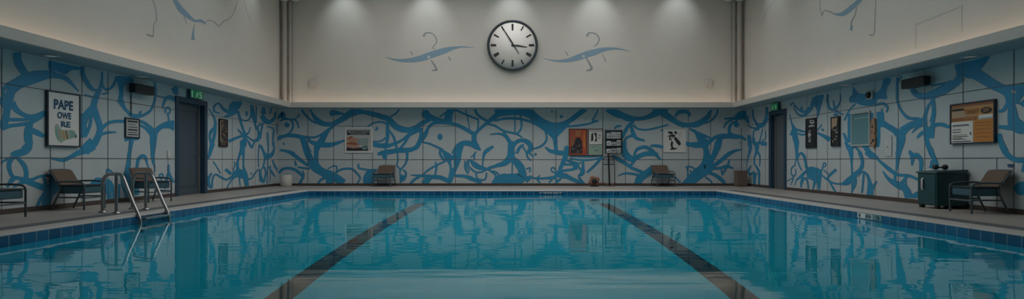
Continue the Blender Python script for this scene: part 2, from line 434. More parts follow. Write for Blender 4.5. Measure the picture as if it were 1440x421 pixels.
    draw(mu, L8, '85,10,38 60,100,26 46,145,10; 345,-5,54 335,60,38 310,120,18 296,180,18 300,250,26; 346,70,24 345,150,14 346,210,14 360,280,42 375,372,30; 78,262,12 50,310,22 55,370,18 72,392,10; 76,392,16 85,310,14 110,275,12 150,295,16 200,318,16 250,295,18 285,268,26; 88,163,7 120,210,8 152,268,7; 193,230,24 242,272,24; 280,290,12 240,330,10 203,392,7; 310,295,10 318,375,7; 330,288,30 365,310,18 410,310,10 440,270,10 472,228,7; 405,272,8 418,264,14; 265,168,8 276,186,9 258,242,8; 388,-5,14 415,45,18 438,-5,9; 490,28,20 520,90,20 540,120,44 580,110,32 605,60,14 600,-5,9; 555,-5,9 555,105,10; 480,15,9 470,130,6 475,212,7; 530,130,14 515,200,10 490,260,10 510,345,24; 520,208,14 535,260,12 516,345,16; 480,228,8 486,335,8; 590,148,9 610,200,16 645,255,10; 560,208,9 590,262,16 612,294,6; 575,198,6 570,345,5; 552,148,6 545,355,5; 640,298,9 640,355,9',
         '240,292 262,248 300,225 342,240 362,302 340,312 300,300 270,302')

def right_strokes(mu):
    draw(mu, R9, '133,150,14 140,200,24 152,218,6; 184,88,9 190,160,14 220,220,22 246,242,42 292,218,28 322,165,24; 315,68,20 310,150,22 284,215,24; 138,233,7 180,258,12 245,270,22; 190,345,9 195,290,10 232,274,12; 276,268,8 256,350,8 240,405,18; 300,285,8 302,350,8 268,382,10; 150,325,30 160,425,38; 188,345,22 202,402,30 250,394,20 312,402,22')
    draw(mu, R10, '150,-5,28 150,60,26 130,140,10 120,200,8 120,265,9; 205,15,42 205,80,24 186,130,12 185,195,9; 206,75,20 231,120,12 230,205,7; 240,15,30 292,20,20; 188,185,9 220,240,20 226,300,16 225,366,12; 160,198,7 135,242,16 150,272,20 188,250,10; 182,258,12 186,300,24 185,366,12; 202,258,10 190,325,9')
    draw(mu, R7, '68,112,12 95,88,8 110,150,10 140,190,14 190,192,20 240,142,28 265,78,32; 108,108,8 150,155,14 200,165,26 232,128,24; 385,18,18 385,80,18 405,140,20 450,142,20 490,80,12 493,18,9; 434,66,9 440,110,14 460,160,14 518,190,7; 165,120,10 165,150,24; 64,188,7 80,260,12 100,310,32 110,380,46 120,425,40; 108,310,14 150,325,18 204,336,10; 128,346,9 170,360,14 205,352,10; 72,365,20 92,318,20; 298,322,9 336,272,8; 332,308,12 352,326,14; 298,345,14 350,370,26 405,402,42; 625,92,8 570,150,12 526,240,14; 570,180,28 572,300,34 575,425,38; 518,342,10 535,380,22 548,425,16; 440,200,9 450,185,20 475,200,9',
         '250,48 352,18 332,110 312,190 296,222 292,150 270,112; 568,42 600,18 640,30 725,20 725,108 660,108 620,86 572,88; 592,425 630,376 670,370 702,410 725,425')
    draw(mu, R8, '120,-10,48 122,60,28 120,140,12; 124,155,12 140,110,16 160,94,18 185,120,22 196,170,18 208,225,24; 130,150,8 145,200,10 168,244,7; 105,198,9 80,222,10 75,262,8 95,290,12 115,268,8 112,228,7; 118,140,8 105,208,7; 42,332,5 75,312,6 98,300,9; 95,308,8 73,364,5; 122,318,8 104,368,5; 122,322,12 170,280,22 212,238,20; 182,295,34 165,340,22 158,385,9; 200,300,20 218,350,10 222,398,7; 338,242,10 345,200,8 355,176,9 371,190,8 354,214,8; 332,278,10 390,325,14 440,350,12 500,355,16 550,340,52 590,300,42 622,268,20; 458,232,22 400,282,20 384,314,12; 380,298,9 420,370,14 454,428,12; 354,238,8 388,272,8; 570,25,38 585,100,32 588,180,16 590,250,12 595,345,9; 622,42,12 665,100,20 680,170,24 660,230,26 605,272,20; 535,-5,20 560,50,32 585,92,24; 616,278,26 615,340,20 594,408,10; 638,292,7 680,250,10 725,278,14; 692,258,12 685,330,14 678,418,12',
         '205,225 250,208 332,234 336,270 320,400 302,400 291,340 266,402 254,392 262,330 220,312 208,280; 580,-5 725,-5 725,42 640,22 602,60 580,92')
    draw(mu, R6, '25,-5,16 40,60,12 45,150,12 44,315,7; 104,-5,30 125,60,22 120,120,22 70,170,22 20,212,26 -8,245,30; 66,178,20 70,240,22 42,308,10; 88,188,7 125,150,12 160,170,18 180,220,26 186,280,44 186,335,52; 136,162,14 130,240,14 122,315,12; 196,290,32 238,222,10; 150,-5,24 200,30,36 245,44,16; 240,48,12 300,100,26 370,155,28 420,175,20 490,180,20 565,212,18; 283,142,6 330,205,26 400,250,52 460,280,54 490,350,64; 380,168,20 380,228,16; 474,186,20 430,240,26; 465,218,12 465,275,12; 405,-5,42 400,60,26 388,146,8; 488,-5,9 515,40,28 512,98,14; 515,26,22 560,26,32 586,70,28 580,145,24; 655,-5,36 690,60,26 718,120,9; 670,60,20 664,120,32',
         '488,352 520,320 562,300 562,352')
    draw(mu, R5, '145,-5,22 145,55,14; 232,75,46 300,120,38 345,145,50; 365,120,64 370,200,68 355,290,42 345,370,24 340,425,16; 370,125,32 450,76,26 540,45,20 562,28,24; 390,160,26 430,120,22 490,86,20 548,58,14; 456,150,7 500,106,20 548,84,16; 495,190,12 530,155,26 562,140,20; 383,-5,10 430,35,22 512,36,12; 560,-5,24 560,80,28 570,200,36 600,290,38 640,370,32 658,425,18; 635,-5,20 620,60,18 600,112,14; 625,80,16 620,182,16; 590,170,30 622,180,16; 618,96,24 680,82,24 725,93,24; 433,285,7 460,320,22 457,400,16; 458,325,20 500,325,32 526,370,28 525,425,24; 622,365,14 600,425,24; 15,262,7 55,310,20 70,380,22 68,425,18',
         '186,28 225,45 236,60 332,110 332,182 300,140 240,106 210,110 210,180 202,255 180,255 186,150 186,90; -5,235 38,180 76,190 102,240 140,290 178,320 198,346 150,346 90,290 60,246 20,250; 180,-10 236,-10 236,70 190,50')
    draw(mu, R4, '345,78,20 338,180,14 345,270,18 390,360,18 450,398,20 514,398,10; 380,64,9 350,112,12; 470,88,34 450,140,28 480,200,42 540,225,48 620,210,62 680,180,62 728,148,52; 644,136,10 728,120,16; 620,248,14 580,310,20 560,370,26 545,425,32; 626,252,14 635,330,14 624,425,16; 165,292,10 230,280,16 266,310,16 258,352,9; 222,318,9 222,358,14; 240,303,8 243,312,5; -5,306,14 18,282,7; 500,416,18 548,405,32; 225,382,10 220,425,30',
         '-5,150 40,200 90,206 165,200 210,170 226,120 236,92 292,84 286,120 266,150 256,200 263,246 220,246 190,250 170,292 90,300 30,276 -5,262')
    draw(mu, R1, '320,200,94 400,250,84 480,300,78 560,340,68 600,380,62 622,428,54; 550,318,36 640,325,36 728,328,74; 232,240,62 170,300,54 90,350,54 -8,384,64; -8,306,9 70,298,10 155,278,24; 705,340,64 650,428,52',
         '184,142 320,112 448,78 436,115 372,196 332,252 290,252 250,242 200,236 190,190')
    draw(mu, R2, '600,-8,64 625,100,64 640,200,94 680,240,104 728,262,74; 662,-8,54 648,60,54; 590,55,22 560,110,26 522,121,14; 640,242,62 580,246,32 522,240,24; 532,295,28 532,340,42 560,400,42 582,432,38; -8,218,14 60,222,20 130,240,24 165,246,20; 8,-8,32 12,120,18 -6,205,20; -6,240,60 -4,330,40; 728,75,36 700,40,60',)
    draw(mu, R3, '545,-8,46 580,60,42 640,105,38 728,118,38; 728,140,30 708,205,22; -8,20,34 16,100,28 44,164,12',
         '640,330 670,290 728,284 728,382 668,382')

def back_strokes(mu):
    draw(mu, BC, '40,182,16 100,120,46 110,170,42 170,185,14 240,180,10 280,150,10 296,118,7; 104,188,20 68,205,14; 150,180,9 200,200,18 219,260,18 190,330,16 130,365,12 58,376,9; 213,184,12 260,210,16 286,288,12; 318,72,24 355,130,20 420,195,18 490,235,18; 415,72,14 450,140,32 510,210,62 580,240,52 660,240,46 735,212,30')
    mu.dot(BC, 150, 250, 30)
    draw(mu, B1, '430,204,24 480,185,32 540,155,42 590,120,50 650,92,62; 615,108,48 700,100,28 780,115,38 850,135,36 905,152,26; 465,210,12 560,162,14 612,124,10; 472,213,18 430,240,20 380,275,16 330,298,14 280,300,16 210,295,28 150,285,28 90,290,20 30,310,28 -4,326,10; 462,215,12 420,260,28 380,320,48 350,370,42 330,425,32; 208,298,20 235,330,46 255,380,46 275,425,50; 268,308,18 300,340,26 370,355,42 440,360,36 500,345,24 560,324,12; 76,340,8 80,360,12; 50,398,12 120,410,14 166,424,12; 738,215,7 790,186,11 850,178,13 885,190,14 897,232,9; 780,330,7 840,331,11 893,298,12; 776,354,34 850,366,36 905,362,42; 897,180,16 898,240,26 895,330,22',
         '602,70 705,70 690,92 640,120 604,112; 440,95 475,84 572,115 540,122 480,126 446,132')
    mu.dot(B1, 808, 230, 17)
    mu.dot(B1, 802, 226, 7, 9, 'panel')
    draw(mu, B1b, '240,-6,48 260,70,50 290,140,52 320,190,72 380,235,62 440,260,68 500,290,62 555,325,50; 335,-6,32 335,80,34 335,150,32 346,195,40; 440,255,62 440,335,52; 412,278,20 370,300,18 348,332,12; 46,64,9 120,80,20 170,110,28 220,150,24 275,188,20; 188,199,12 230,205,14 284,212,14; 40,248,18 70,215,20 120,207,18 170,220,22 210,252,22 226,274,8; 224,222,8 235,265,16 202,334,22; 168,148,12 176,190,16; 426,212,6 470,190,8 495,195,10 496,244,7; 486,242,14 540,215,15 610,212,15 650,240,14 681,285,11 658,328,11; 667,172,14 672,205,14 720,217,14 775,223,14; 818,95,12 860,80,26 893,85,32; 880,100,32 875,134,28',
         '715,332 704,290 724,240 762,214 822,214 800,240 792,332')
    draw(mu, BG, '60,163,32 130,175,38 200,180,36 270,160,30 340,130,22 400,90,32 450,50,42 540,14,34; 78,135,7 140,132,11 188,103,12; 215,-5,18 215,80,26 200,150,22 188,218,12; 228,28,12 270,90,20 290,160,22 306,220,24; 328,208,18 380,150,22 424,76,20; 115,267,14 160,245,32 220,240,46 300,225,42 380,217,38 440,213,36 500,188,42 540,115,32 605,5,14; 545,30,24 545,110,26; 553,135,14 600,60,15 613,-5,10; 168,250,48 188,304,28; 400,228,30 405,290,22 385,360,17 336,414,14; 304,218,14 312,310,12 304,372,12 348,418,12; 538,140,11 640,157,12')
    draw(mu, B2, '-6,108,34 60,125,44 120,185,48 190,212,44 260,205,36 330,160,36 402,123,30; 360,96,54 400,115,44 460,140,42 500,146,36; 152,46,10 120,85,12 82,106,12; 324,305,12 350,240,16 400,172,22 450,155,24 520,155,28 590,170,26 650,195,28 710,230,28 748,252,28; 466,112,9 530,64,12; 588,53,14 650,80,13 720,110,13 775,132,13; 770,128,9 772,170,11 764,218,9; 670,45,6 682,90,7 706,215,6; 743,46,18 765,90,17 800,120,19 845,142,18; 905,106,36 850,150,28 790,200,22 742,248,26; 740,245,38 740,300,38 760,345,40 792,374,8; 574,404,32 610,345,38 660,318,38 720,325,42 765,352,40; 325,309,11 380,320,13 440,345,15 495,372,16; 320,195,26 320,260,26 290,340,32 230,372,32 140,378,32 36,386,30; 892,343,18 840,375,20 813,418,14; 866,249,8 905,244,10',
         '528,46 592,46 566,100 566,152 502,152 506,102')
    mu.dot(B2, 358, 88, 34)
    mu.dot(B2, 470, 268, 21, 26)
    draw(mu, B2b, '476,58,20 470,92,17 492,130,17 514,158,12; 512,152,11 440,185,14 380,220,14 333,258,10; 433,153,7 442,200,15 431,264,11; 236,262,5 310,265,18 400,275,30 470,280,32 530,305,32 555,322,18; 314,272,16 270,295,20 232,334,16; 402,272,32 370,300,48 345,334,52; 586,266,18 660,270,24 720,290,32 798,324,18; 175,218,7 200,240,15 196,282,15; 154,218,9 157,324,7',
         '480,55 540,85 572,105 592,60 620,28 660,20 640,100 636,140 612,200 586,260 562,322 530,312 546,222 540,180 508,132; 160,258 200,270 196,300 162,318')
    mu.blob(B2b, [(560,150),(575,140),(578,190),(570,210),(562,185)], 'panel')
    draw(mu, BE, '206,58,12 190,92,15 190,145,14; 194,82,10 153,117,7; 368,12,24 310,50,32 285,90,28 275,150,12 272,205,11; 140,134,12 190,185,48 240,215,46 300,230,26 325,236,18; 130,145,12 135,200,14 170,240,16 214,272,11; 98,148,10 100,220,18 132,278,20; 120,148,7 115,200,10 145,254,9; 206,266,16 260,262,15 304,243,12; 204,275,12 220,325,14 260,340,15 300,330,14 311,268,13; 308,236,20 360,210,20 430,200,24 490,180,36 530,130,48 550,60,58 552,-6,64; 318,233,14 370,265,17 400,290,18 394,318,9; 366,248,7 410,265,14 438,298,10; -6,300,20 100,305,28 170,330,32 260,370,20; 366,378,24 410,340,54 480,320,64 560,310,64 636,322,84; 485,300,9 485,272,7; 565,165,12 562,294,9')
    draw(mu, B3, '100,75,52 50,120,36 -6,158,24; 338,78,70 400,140,64 460,185,70 510,230,64 535,280,38 540,330,28 546,384,26; 325,50,18 400,110,28 460,150,32 530,172,32 600,165,36 660,135,36 720,90,38 780,42,40; 636,186,11 720,178,15 800,165,13 850,148,14 878,140,9; 876,52,8 855,100,12 834,140,14 876,143,11; 56,142,12 130,125,17 220,122,17 300,135,17 370,160,18 444,198,22; 220,90,8 220,244,8; 262,92,12 272,170,13 262,215,12 232,248,11; -6,164,14 60,180,15 130,220,15 230,245,13 278,274,8; 26,249,7 90,243,13 140,260,20 180,310,32 190,360,38 186,425,42; 128,228,12 160,270,17 182,315,18; 208,356,12 225,315,28 270,295,28 320,310,38 346,350,38 326,390,28; 233,400,18 255,355,22 290,328,12; 358,364,12 420,345,15 460,310,15 471,270,12 459,230,9; 457,348,8 500,380,26 550,388,26 626,396,30; -6,384,26 44,347,14; 283,346,8 317,404,14; 628,375,42 628,338,18',
         '62,44 332,44 382,95 340,122 260,96 160,100 88,102; 468,170 560,182 652,168 622,202 562,262 541,302 524,292 500,240')
    mu.dot(B3, 585, 108, 12); mu.dot(B3, 512, 68, 9)
    draw(mu, B3b, '190,-6,42 190,60,52 184,120,58 140,165,42 80,185,26 -4,217,12; 198,128,38 250,180,58 275,230,58 262,285,84 180,295,84 100,295,74 42,328,22; 300,300,52 356,272,18; 358,284,13 440,288,15 535,275,16; 388,288,10 418,324,10; 398,282,9 418,262,7; 308,215,9 340,204,10 335,240,9; 310,76,14 320,120,13 348,148,9; 323,78,12 368,118,9')
    mu.dot(B3b, 382, 97, 11)
    draw(mu, BF, '-6,38,18 50,62,22 110,75,36 186,75,46; 80,-6,26 82,40,28 114,70,24; 185,15,46 185,80,46 160,150,42 118,244,30; 165,290,44 240,330,36 310,360,32 360,378,28; 90,318,24 40,320,26 -4,325,20; 90,328,20 84,380,14; 132,328,20 78,374,14; 52,328,12 13,368,12; 92,267,13 50,260,11 35,230,12 60,218,12 82,248,12; 106,252,20 180,245,22 264,234,20; 166,187,18 255,185,22; 183,147,16 240,160,22 294,182,24; 222,104,8 400,110,14 548,100,10; 215,122,10 300,140,16 420,142,14 525,122,12; 546,102,24 490,170,24 430,230,22 386,268,14; 350,155,18 350,220,28 344,272,42 308,302,20 330,340,22 362,380,20; 298,188,12 320,230,15 354,264,20; 298,187,12 334,162,10',
         '68,282 90,250 140,254 172,280 202,312 150,328 100,312 68,328; 250,168 302,164 306,210 292,236 254,236')
    draw(mu, B4, '100,46,40 180,82,58 260,110,38 350,125,28 430,110,34 490,80,50 545,55,44; 208,109,12 260,135,15 324,142,12; 538,76,52 620,130,42 680,165,36 760,175,34 840,155,42 905,106,36; 596,117,12 660,165,15 714,192,11; 638,112,10 670,75,28 720,68,26 755,85,22 743,110,8; 312,147,18 270,185,26 240,240,26 223,275,18; 308,172,18 350,205,13 420,212,13 500,195,13 588,172,9; 294,176,14 310,240,32 340,280,24 404,298,12; 312,254,20 260,275,17 240,320,19 240,425,34; 163,204,10 185,184,16 218,182,12; 756,203,14 820,240,28 860,290,54 905,334,50; 816,233,10 860,250,13 905,267,10; 720,318,28 770,330,34 830,325,36 905,320,44; 828,246,18 842,314,26; 528,214,8 548,219,7',
         '468,44 592,44 582,70 632,110 560,112 520,96 480,96')
    draw(mu, B4b, '235,-6,42 235,60,50 270,120,54 326,136,38; 318,108,12 340,60,22 400,40,24 450,60,26 490,100,24 528,140,10; 328,126,34 400,95,34 470,90,38 508,102,16; 446,30,14 500,30,22 548,41,18; 288,194,14 310,160,22 334,128,24; 148,108,12 200,140,28 260,175,26 300,205,22 350,225,22 410,248,24; 193,269,6 240,248,13 310,252,17 370,267,16; 345,334,56 370,280,60 430,240,54 478,198,50; 636,272,12 684,320,8; 880,34,32 885,120,40 866,200,66 810,260,86 740,320,62 696,340,26; 740,274,7 742,220,11 729,199,8 760,195,12 804,213,8; 758,222,10 778,254,9')
    draw(mu, B5, '-6,220,40 50,205,44 110,160,38 152,92,18; 78,206,10 150,180,15 195,130,15 209,82,9; -6,262,9 60,290,15 154,332,15; -6,386,44 60,385,48 120,370,38 174,328,24; 18,276,18 50,330,38 80,380,44 112,425,38; 168,326,24 230,315,40 300,310,38 360,315,36 410,320,22 446,345,11; 226,328,42 204,425,46; 306,292,24 305,240,22 330,200,18 374,184,12; 308,284,18 354,308,16; 384,165,24 320,160,15 262,166,10; 334,168,14 280,200,15 258,244,9',
         '340,160 370,115 410,96 446,100 446,190 430,170 380,172')
    mu.dot(B5, 365, 215, 23); mu.dot(B5, 395, 370, 5)
    draw(mu, B5b, '-4,20,38 60,20,38 94,32,28; 83,16,32 105,90,36 100,160,48 112,190,74 60,230,66 10,280,46 -4,304,30; 186,-6,46 165,70,42 130,140,40 108,194,50; 128,192,30 200,140,26 260,90,28 310,65,17 354,57,9; 128,201,14 200,192,18 250,180,22 296,196,8; 267,132,10 255,170,15 213,246,10; 205,198,7 216,244,14; 108,224,18 170,250,24 220,290,26 232,322,12; 88,258,10 130,290,11 141,320,7; -4,188,9 12,202,7',)

lower_side('wall_left', -1, LEFT_DOOR, (2.2, 70.6, 115, 151.6, 183, 217, 312.4, 326.5, 359, 377), ((90, 0, 0.9), (391, 0, 0.9), (236, 0, 0.9)), left_strokes)
lower_side('wall_right', 1, RIGHT_DOOR, (1076.6, 1135, 1149, 1164, 1182, 1231, 1263.4, 1300.7, 1354.5, 1426), ((1402, 0, 0.9),), right_strokes)

mb = MB()
mb.box((-HW, D, 0), (HW, D+0.25, WT), 'panel')
mu = Mural(mb, 'b', 0.0015, 0.02, WT - 0.002)
back_strokes(mu)
Y = D - 0.0065
for px, za, zb in ((433,0,WT),(469.3,0,WT),(495.8,0,WT),(524,0,WT),(542.5,0,.9),(594.8,0,WT),(640.3,0,WT),(749.4,0,WT),(781.7,0,WT),(847.8,0,WT),(879.5,0,.9),(931.4,0,WT),(968,0,WT),(999.3,1.2,WT),(1042.5,0,2.0)):
    x = (px-720)*D/FPX
    mb.add([(x-.010, Y, za), (x+.010, Y, za), (x+.010, Y, zb), (x-.010, Y, zb)], [(0,1,2,3)], 'seam')
for z, h, xa, xb in ((.905, .010, -HW, HW), (2.06, .007, -6.15, -4.9), (2.06, .007, -3.5, -2.0)):
    mb.add([(xa, Y, z-h), (xb, Y, z-h), (xb, Y, z+h), (xa, Y, z+h)], [(0,1,2,3)], 'seam')
mb.build('wall_back', kind='structure')

# upper walls with their pale painted figures
UX = 7.95
def upper_pt(w, px, py, off):
    if w == 'b': return on_wall('b', px, py, off)
    X = (UX-off) * (1 if w == 'r' else -1); y = X*FPX/(px-720)
    return Vector((X, y, EYE+(HORIZON-py)*y/FPX))
class Upper(Mural):
    def pt(s, x, y, off): return upper_pt(s.w, x, y, off)
U1=(530,35,5.614); U2=(760,35,5.614); U3=(200,0,6.01); U4=(1140,0,6.01); U5=(1010,0,7.02)
def up(mu, crop, m, txt):
    for p in T(txt): mu.ribbon(crop, p, m, None)
mb = MB(); mb.box((-HW-.25, D, WT+0.14), (HW+.25, D+0.25, CEIL), 'plaster')
mu = Upper(mb, 'b', 0.002, 0, 0)
up(mu, U1, 'art_blue', '70,255,3 140,275,14 220,282,28 300,275,42 380,255,52 450,230,52 530,205,46 600,185,26 680,174,10 768,180,3')
up(mu, U1, 'art_grey', '455,190,7 440,178,5 470,140,8 466,100,8 430,65,8 385,66,12 368,92,20; 430,280,9 455,320,14 473,354,15; 433,362,9 478,355,18; 264,210,9 284,236,7; 564,252,7 582,280,11')
mu.dot(U1, 410, 255, 13, m='paper')
up(mu, U2, 'art_blue', '26,266,3 110,283,12 200,283,26 290,260,46 360,235,50 430,215,48 500,195,32 580,187,17 650,195,9 708,211,3')
up(mu, U2, 'art_grey', '418,174,5 455,140,10 461,100,10 430,68,10 385,65,12 366,90,20; 362,258,10 395,320,16 402,350,20 362,364,8; 194,206,5 220,244,9; 488,232,5 517,290,9')
mu.dot(U2, 340, 248, 12, m='paper')
mb.build('wall_back_upper', kind='structure')
for sx, w, nm in ((-1, 'l', 'wall_left_upper'), (1, 'r', 'wall_right_upper')):
    mb = MB(); a, b = sorted((sx*UX, sx*(HW+.25)))
    mb.box((a, FRONT, WT+0.14), (b, D, CEIL), 'plaster')
    mu = Upper(mb, w, 0.002, 0, 0)
    if w == 'l':
        up(mu, U3, 'art_blue', '270,-10,28 320,70,46 370,120,42 440,175,20 490,175,26 522,190,16 528,208,6; 440,225,5 430,280,16 430,336,32')
        up(mu, U3, 'art_grey', '528,205,5 545,180,5 572,172,6 610,188,6 650,221,7 690,178,6 725,165,5 770,115,5 805,10,4; 86,-10,5 115,80,5 122,170,6 100,205,4 95,312,5; 36,292,12 92,310,12; 443,200,4 436,250,6; 355,138,6 378,208,5')
        up(mu, U3, 'art_faint', '860,0,5 880,80,4 920,190,4')
    else:
        up(mu, U4, 'art_blue', '425,-8,34 340,70,42 270,118,36 205,122,14; 350,215,10 341,258,26')
        up(mu, U4, 'art_grey', '215,124,12 130,88,8 108,102,8 94,134,6; 75,-8,4 80,80,5 96,134,5; 385,26,6 380,110,7 345,180,10 340,235,12; 551,-8,5 540,200,6 535,286,8 492,299,8')
        up(mu, U5, 'art_faint', '565,-5,6 490,90,6 460,160,6 428,245,4; 310,185,6 320,205,6 350,215,5; 360,190,5 400,180,5')
        up(mu, (1080,0,2.0), 'art_faint', '415,135,1.4 415,70,1.4; 415,70,1.2 545,18,1.2; 545,90,1.4 545,15,1.4')
    mb.build(nm, kind='structure')

mb = MB(); mb.box((-HW-.25, FRONT-.25, 0), (HW+.25, FRONT, CEIL), 'plaster'); mb.build('wall_front', kind='structure')
mb = MB(); mb.box((-HW-.25, FRONT-.25, CEIL), (HW+.25, D+.25, CEIL+.2), 'ceiling'); mb.build('ceiling', kind='structure')

# ledge all round: soffit board, fascia, hidden trough
FX, FY, FT = 7.37, 18.95, 2.82
mb = MB()
mb.box((-FX, FRONT, WT-.002), (-FX-.10, FY, FT), 'fascia'); mb.box((-FX-.10, FRONT, WT), (-HW-.25, D+.25, WT+.06), 'soffit')
mb.build('trim_1', kind='structure')
mb = MB()
mb.box((FX, FRONT, WT-.002), (FX+.10, FY, FT), 'fascia'); mb.box((FX+.10, FRONT, WT), (HW+.25, D+.25, WT+.06), 'soffit')
mb.build('trim_2', kind='structure')
mb = MB()
mb.box((-FX-.10, FY, WT-.002), (FX+.10, FY+.10, FT), 'fascia'); mb.box((-FX-.10, FY+.10, WT), (FX+.10, D+.25, WT+.06), 'soffit')
mb.build('trim_3', kind='structure')

# deck, coping, drains, pool shell, water
PX = POOL_X; CW = 0.32
mb = MB()
for (x0, y0, x1, y1) in ((-HW-.25, FRONT-.25, -PX-CW, D+.25), (PX+CW, FRONT-.25, HW+.25, D+.25), (-PX-CW, POOL_Y1+CW, PX+CW, D+.25), (-PX-CW, FRONT-.25, PX+CW, POOL_Y0-CW)):
    mb.box((x0, y0, -.30), (x1, y1, 0), 'deck')
mb.build('floor', kind='structure')
mb = MB()
for (x0, y0, x1, y1) in ((-PX-CW, POOL_Y0-CW, -PX, POOL_Y1+CW), (PX, POOL_Y0-CW, PX+CW, POOL_Y1+CW), (-PX, POOL_Y1, PX, POOL_Y1+CW), (-PX, POOL_Y0-CW, PX, POOL_Y0)):
    mb.box((x0, y0, -.30), (x1, y1, .012), 'coping')
mb.build('trim_4', kind='structure', bevel=.012)
mb = MB()
for sx in (-1, 1):
    a, b = sorted((sx*(PX+CW+.01), sx*(PX+CW+.36)))
    mb.box((a, POOL_Y0, -.05), (b, POOL_Y1+.4, .004), 'drain')
mb.build('trim_5', kind='structure')
DEEP = -2.05
mb = MB()
t = .012
for (x0, y0, x1, y1) in ((-PX-.02, POOL_Y0, -PX+t, POOL_Y1), (PX-t, POOL_Y0, PX+.02, POOL_Y1), (-PX, POOL_Y1-t, PX, POOL_Y1+.02), (-PX, POOL_Y0-.02, PX, POOL_Y0+t)):
    mb.box((x0, y0, -.36), (x1, y1, -.012), 'band')
mb.build('trim_6', kind='structure')
mb = MB()
mb.box((-PX-.3, POOL_Y0-.3, DEEP-.2), (PX+.3, POOL_Y1+.3, DEEP), 'pool')
for (x0, y0, x1, y1) in ((-PX-.3, POOL_Y0-.3, -PX, POOL_Y1+.3), (PX, POOL_Y0-.3, PX+.3, POOL_Y1+.3), (-PX, POOL_Y1, PX, POOL_Y1+.3), (-PX, POOL_Y0-.3, PX, POOL_Y0)):
    mb.box((x0, y0, DEEP), (x1, y1, -.30), 'pool')
for sx in (-1, 1):
    mb.box((sx*2.42-.145, POOL_Y0+1, DEEP), (sx*2.42+.145, POOL_Y1-1.2, DEEP+.004), 'lane')
mb.build('pool_basin', kind='structure')
mb = MB()
mb.add([(-PX, POOL_Y0, WATER), (PX, POOL_Y0, WATER), (PX, POOL_Y1, WATER), (-PX, POOL_Y1, WATER)], [(0,1,2,3)], 'water')
w = mb.build('pool_water', kind='structure')
w.data.flip_normals() if w.data.polygons[0].normal.z < 0 else None

# skirting
def skirt(name, boxes):
    mb = MB()
    for lo, hi in boxes: mb.box(lo, hi, 'skirt')
    mb.build(name, kind='structure')
skirt('baseboard_left', [((-HW, FRONT, 0), (-HW+.014, LEFT_DOOR[0], .085)), ((-HW, LEFT_DOOR[1], 0), (-HW+.014, D, .085))])
skirt('baseboard_right', [((HW-.014, FRONT, 0), (HW, RIGHT_DOOR[0], .085)), ((HW-.014, RIGHT_DOOR[1], 0), (HW, D, .085))])
skirt('baseboard_back', [((-HW+.014, D-.014, 0), (HW-.014, D, .085))])

# doors: navy surround, jamb, leaf with panel lines and handle, set back in the wall
def door(name, sx, spec, grey):
    y0, y1, zt = spec
    root = bpy.data.objects.new(name, None); C.objects.link(root); root['kind'] = 'structure'
    root.location = (sx*HW, (y0+y1)/2, 0)
    def X(a, b): return sorted((sx*a, sx*b))
    h = (y1-y0)/2
    f = MB()
    a, b = X(-.03, .20)
    fw = .14
    f.box((a, -h+.002, 0), (b, -h+fw, zt), 'navy'); f.box((a, h-fw, 0), (b, h-.002, zt), 'navy'); f.box((a, -h+fw, zt-.12), (b, h-fw, zt-.002), 'navy')
    f.build('door_frame', root, kind='structure', bevel=.006)
    j = MB(); a, b = X(.10, .18)
    j.box((a, -h+fw, 0), (b, -h+fw+.05, zt-.12), 'jamb'); j.box((a, h-fw-.05, 0), (b, h-fw, zt-.12), 'jamb'); j.box((a, -h+fw+.05, zt-.16), (b, h-fw-.05, zt-.12), 'navy')
    j.build('door_jamb', root, kind='structure')
    l = MB(); a, b = X(.13, .17)
    w = h-fw-.05
    l.box((a, -w, .01), (b, w, zt-.16), 'doorgrey' if grey else 'doorleaf')
    if not grey:
        a, b = X(.122, .13)
        for (ya, yb, za, zb) in ((-w+.08, -w+.095, .2, zt-.3), (w-.095, w-.08, .2, zt-.3), (-w+.08, w-.08, zt-.315, zt-.3), (-w+.08, w-.08, .2, .215)):
            l.box((a, ya, za), (b, yb, zb), 'navy')
    l.build('door_leaf', root, kind='structure')
    hd = MB(); yy = (w-.10) if not grey else -(w-.10)
    px0, px1 = sx*.125, sx*.07
    hd.tube([(px0, yy, 1.02), (px1, yy, 1.02), (px1, yy-.11*(1 if not grey else -1), 1.02)], .011, 'steel')
    hd.lathe([(0, 0), (.028, 0), (.028, .008), (0, .008)], 'steel', (min(sx*.130, sx*.122), yy, 1.02), 16, 'x')
    if grey: hd.box((min(sx*.129, sx*.123), yy-.02, 1.78), (max(sx*.129, sx*.123), yy+.02, 1.92), 'steel')
    hd.build('door_handle', root, kind='structure')
    bk = MB(); a, b = X(.20, .25); bk.box((a, -h, 0), (b, h, zt), 'dark'); bk.build('door_backing', root, kind='structure')
door('door_1', -1, LEFT_DOOR, False)
door('door_2', 1, RIGHT_DOOR, True)

# ------------------------------------------------------------------ lettering
def glyphs(body, size, spacing=1.0, bold=0.022):
    cu = bpy.data.curves.new('lettering_source', 'FONT'); cu.body = body; cu.size = size; cu.space_character = spacing
    cu.resolution_u = 3; cu.offset = bold
    o = bpy.data.objects.new('lettering_source', cu); C.objects.link(o)
    bpy.context.view_layer.update()
    me = bpy.data.meshes.new_from_object(o.evaluated_get(bpy.context.evaluated_depsgraph_get()))
    vs = [v.co.copy() for v in me.vertices]; fs = [tuple(p.vertices) for p in me.polygons]
    bpy.data.objects.remove(o); bpy.data.meshes.remove(me); bpy.data.curves.remove(cu)
    return vs, fs
def add_text(mb, body, x0, z0, x1, z1, y, m, turn=False, bold=0.022):
    """letters stretched to fill a box of the x,z plane; turn: reading upwards"""
    vs, fs = glyphs(body, 1.0, bold=bold)
    if not vs: return
    ax, bx = min(v.x for v in vs), max(v.x for v in vs); ay, by = min(v.y for v in vs), max(v.y for v in vs)
    out = []
    for v in vs:
        u = (v.x-ax)/max(bx-ax, 1e-6); w = (v.y-ay)/max(by-ay, 1e-6)
        if turn: u, w = 1-w, u
        out.append((x0+u*(x1-x0), y, z0+w*(z1-z0)))
    mb.add(out, fs, m)

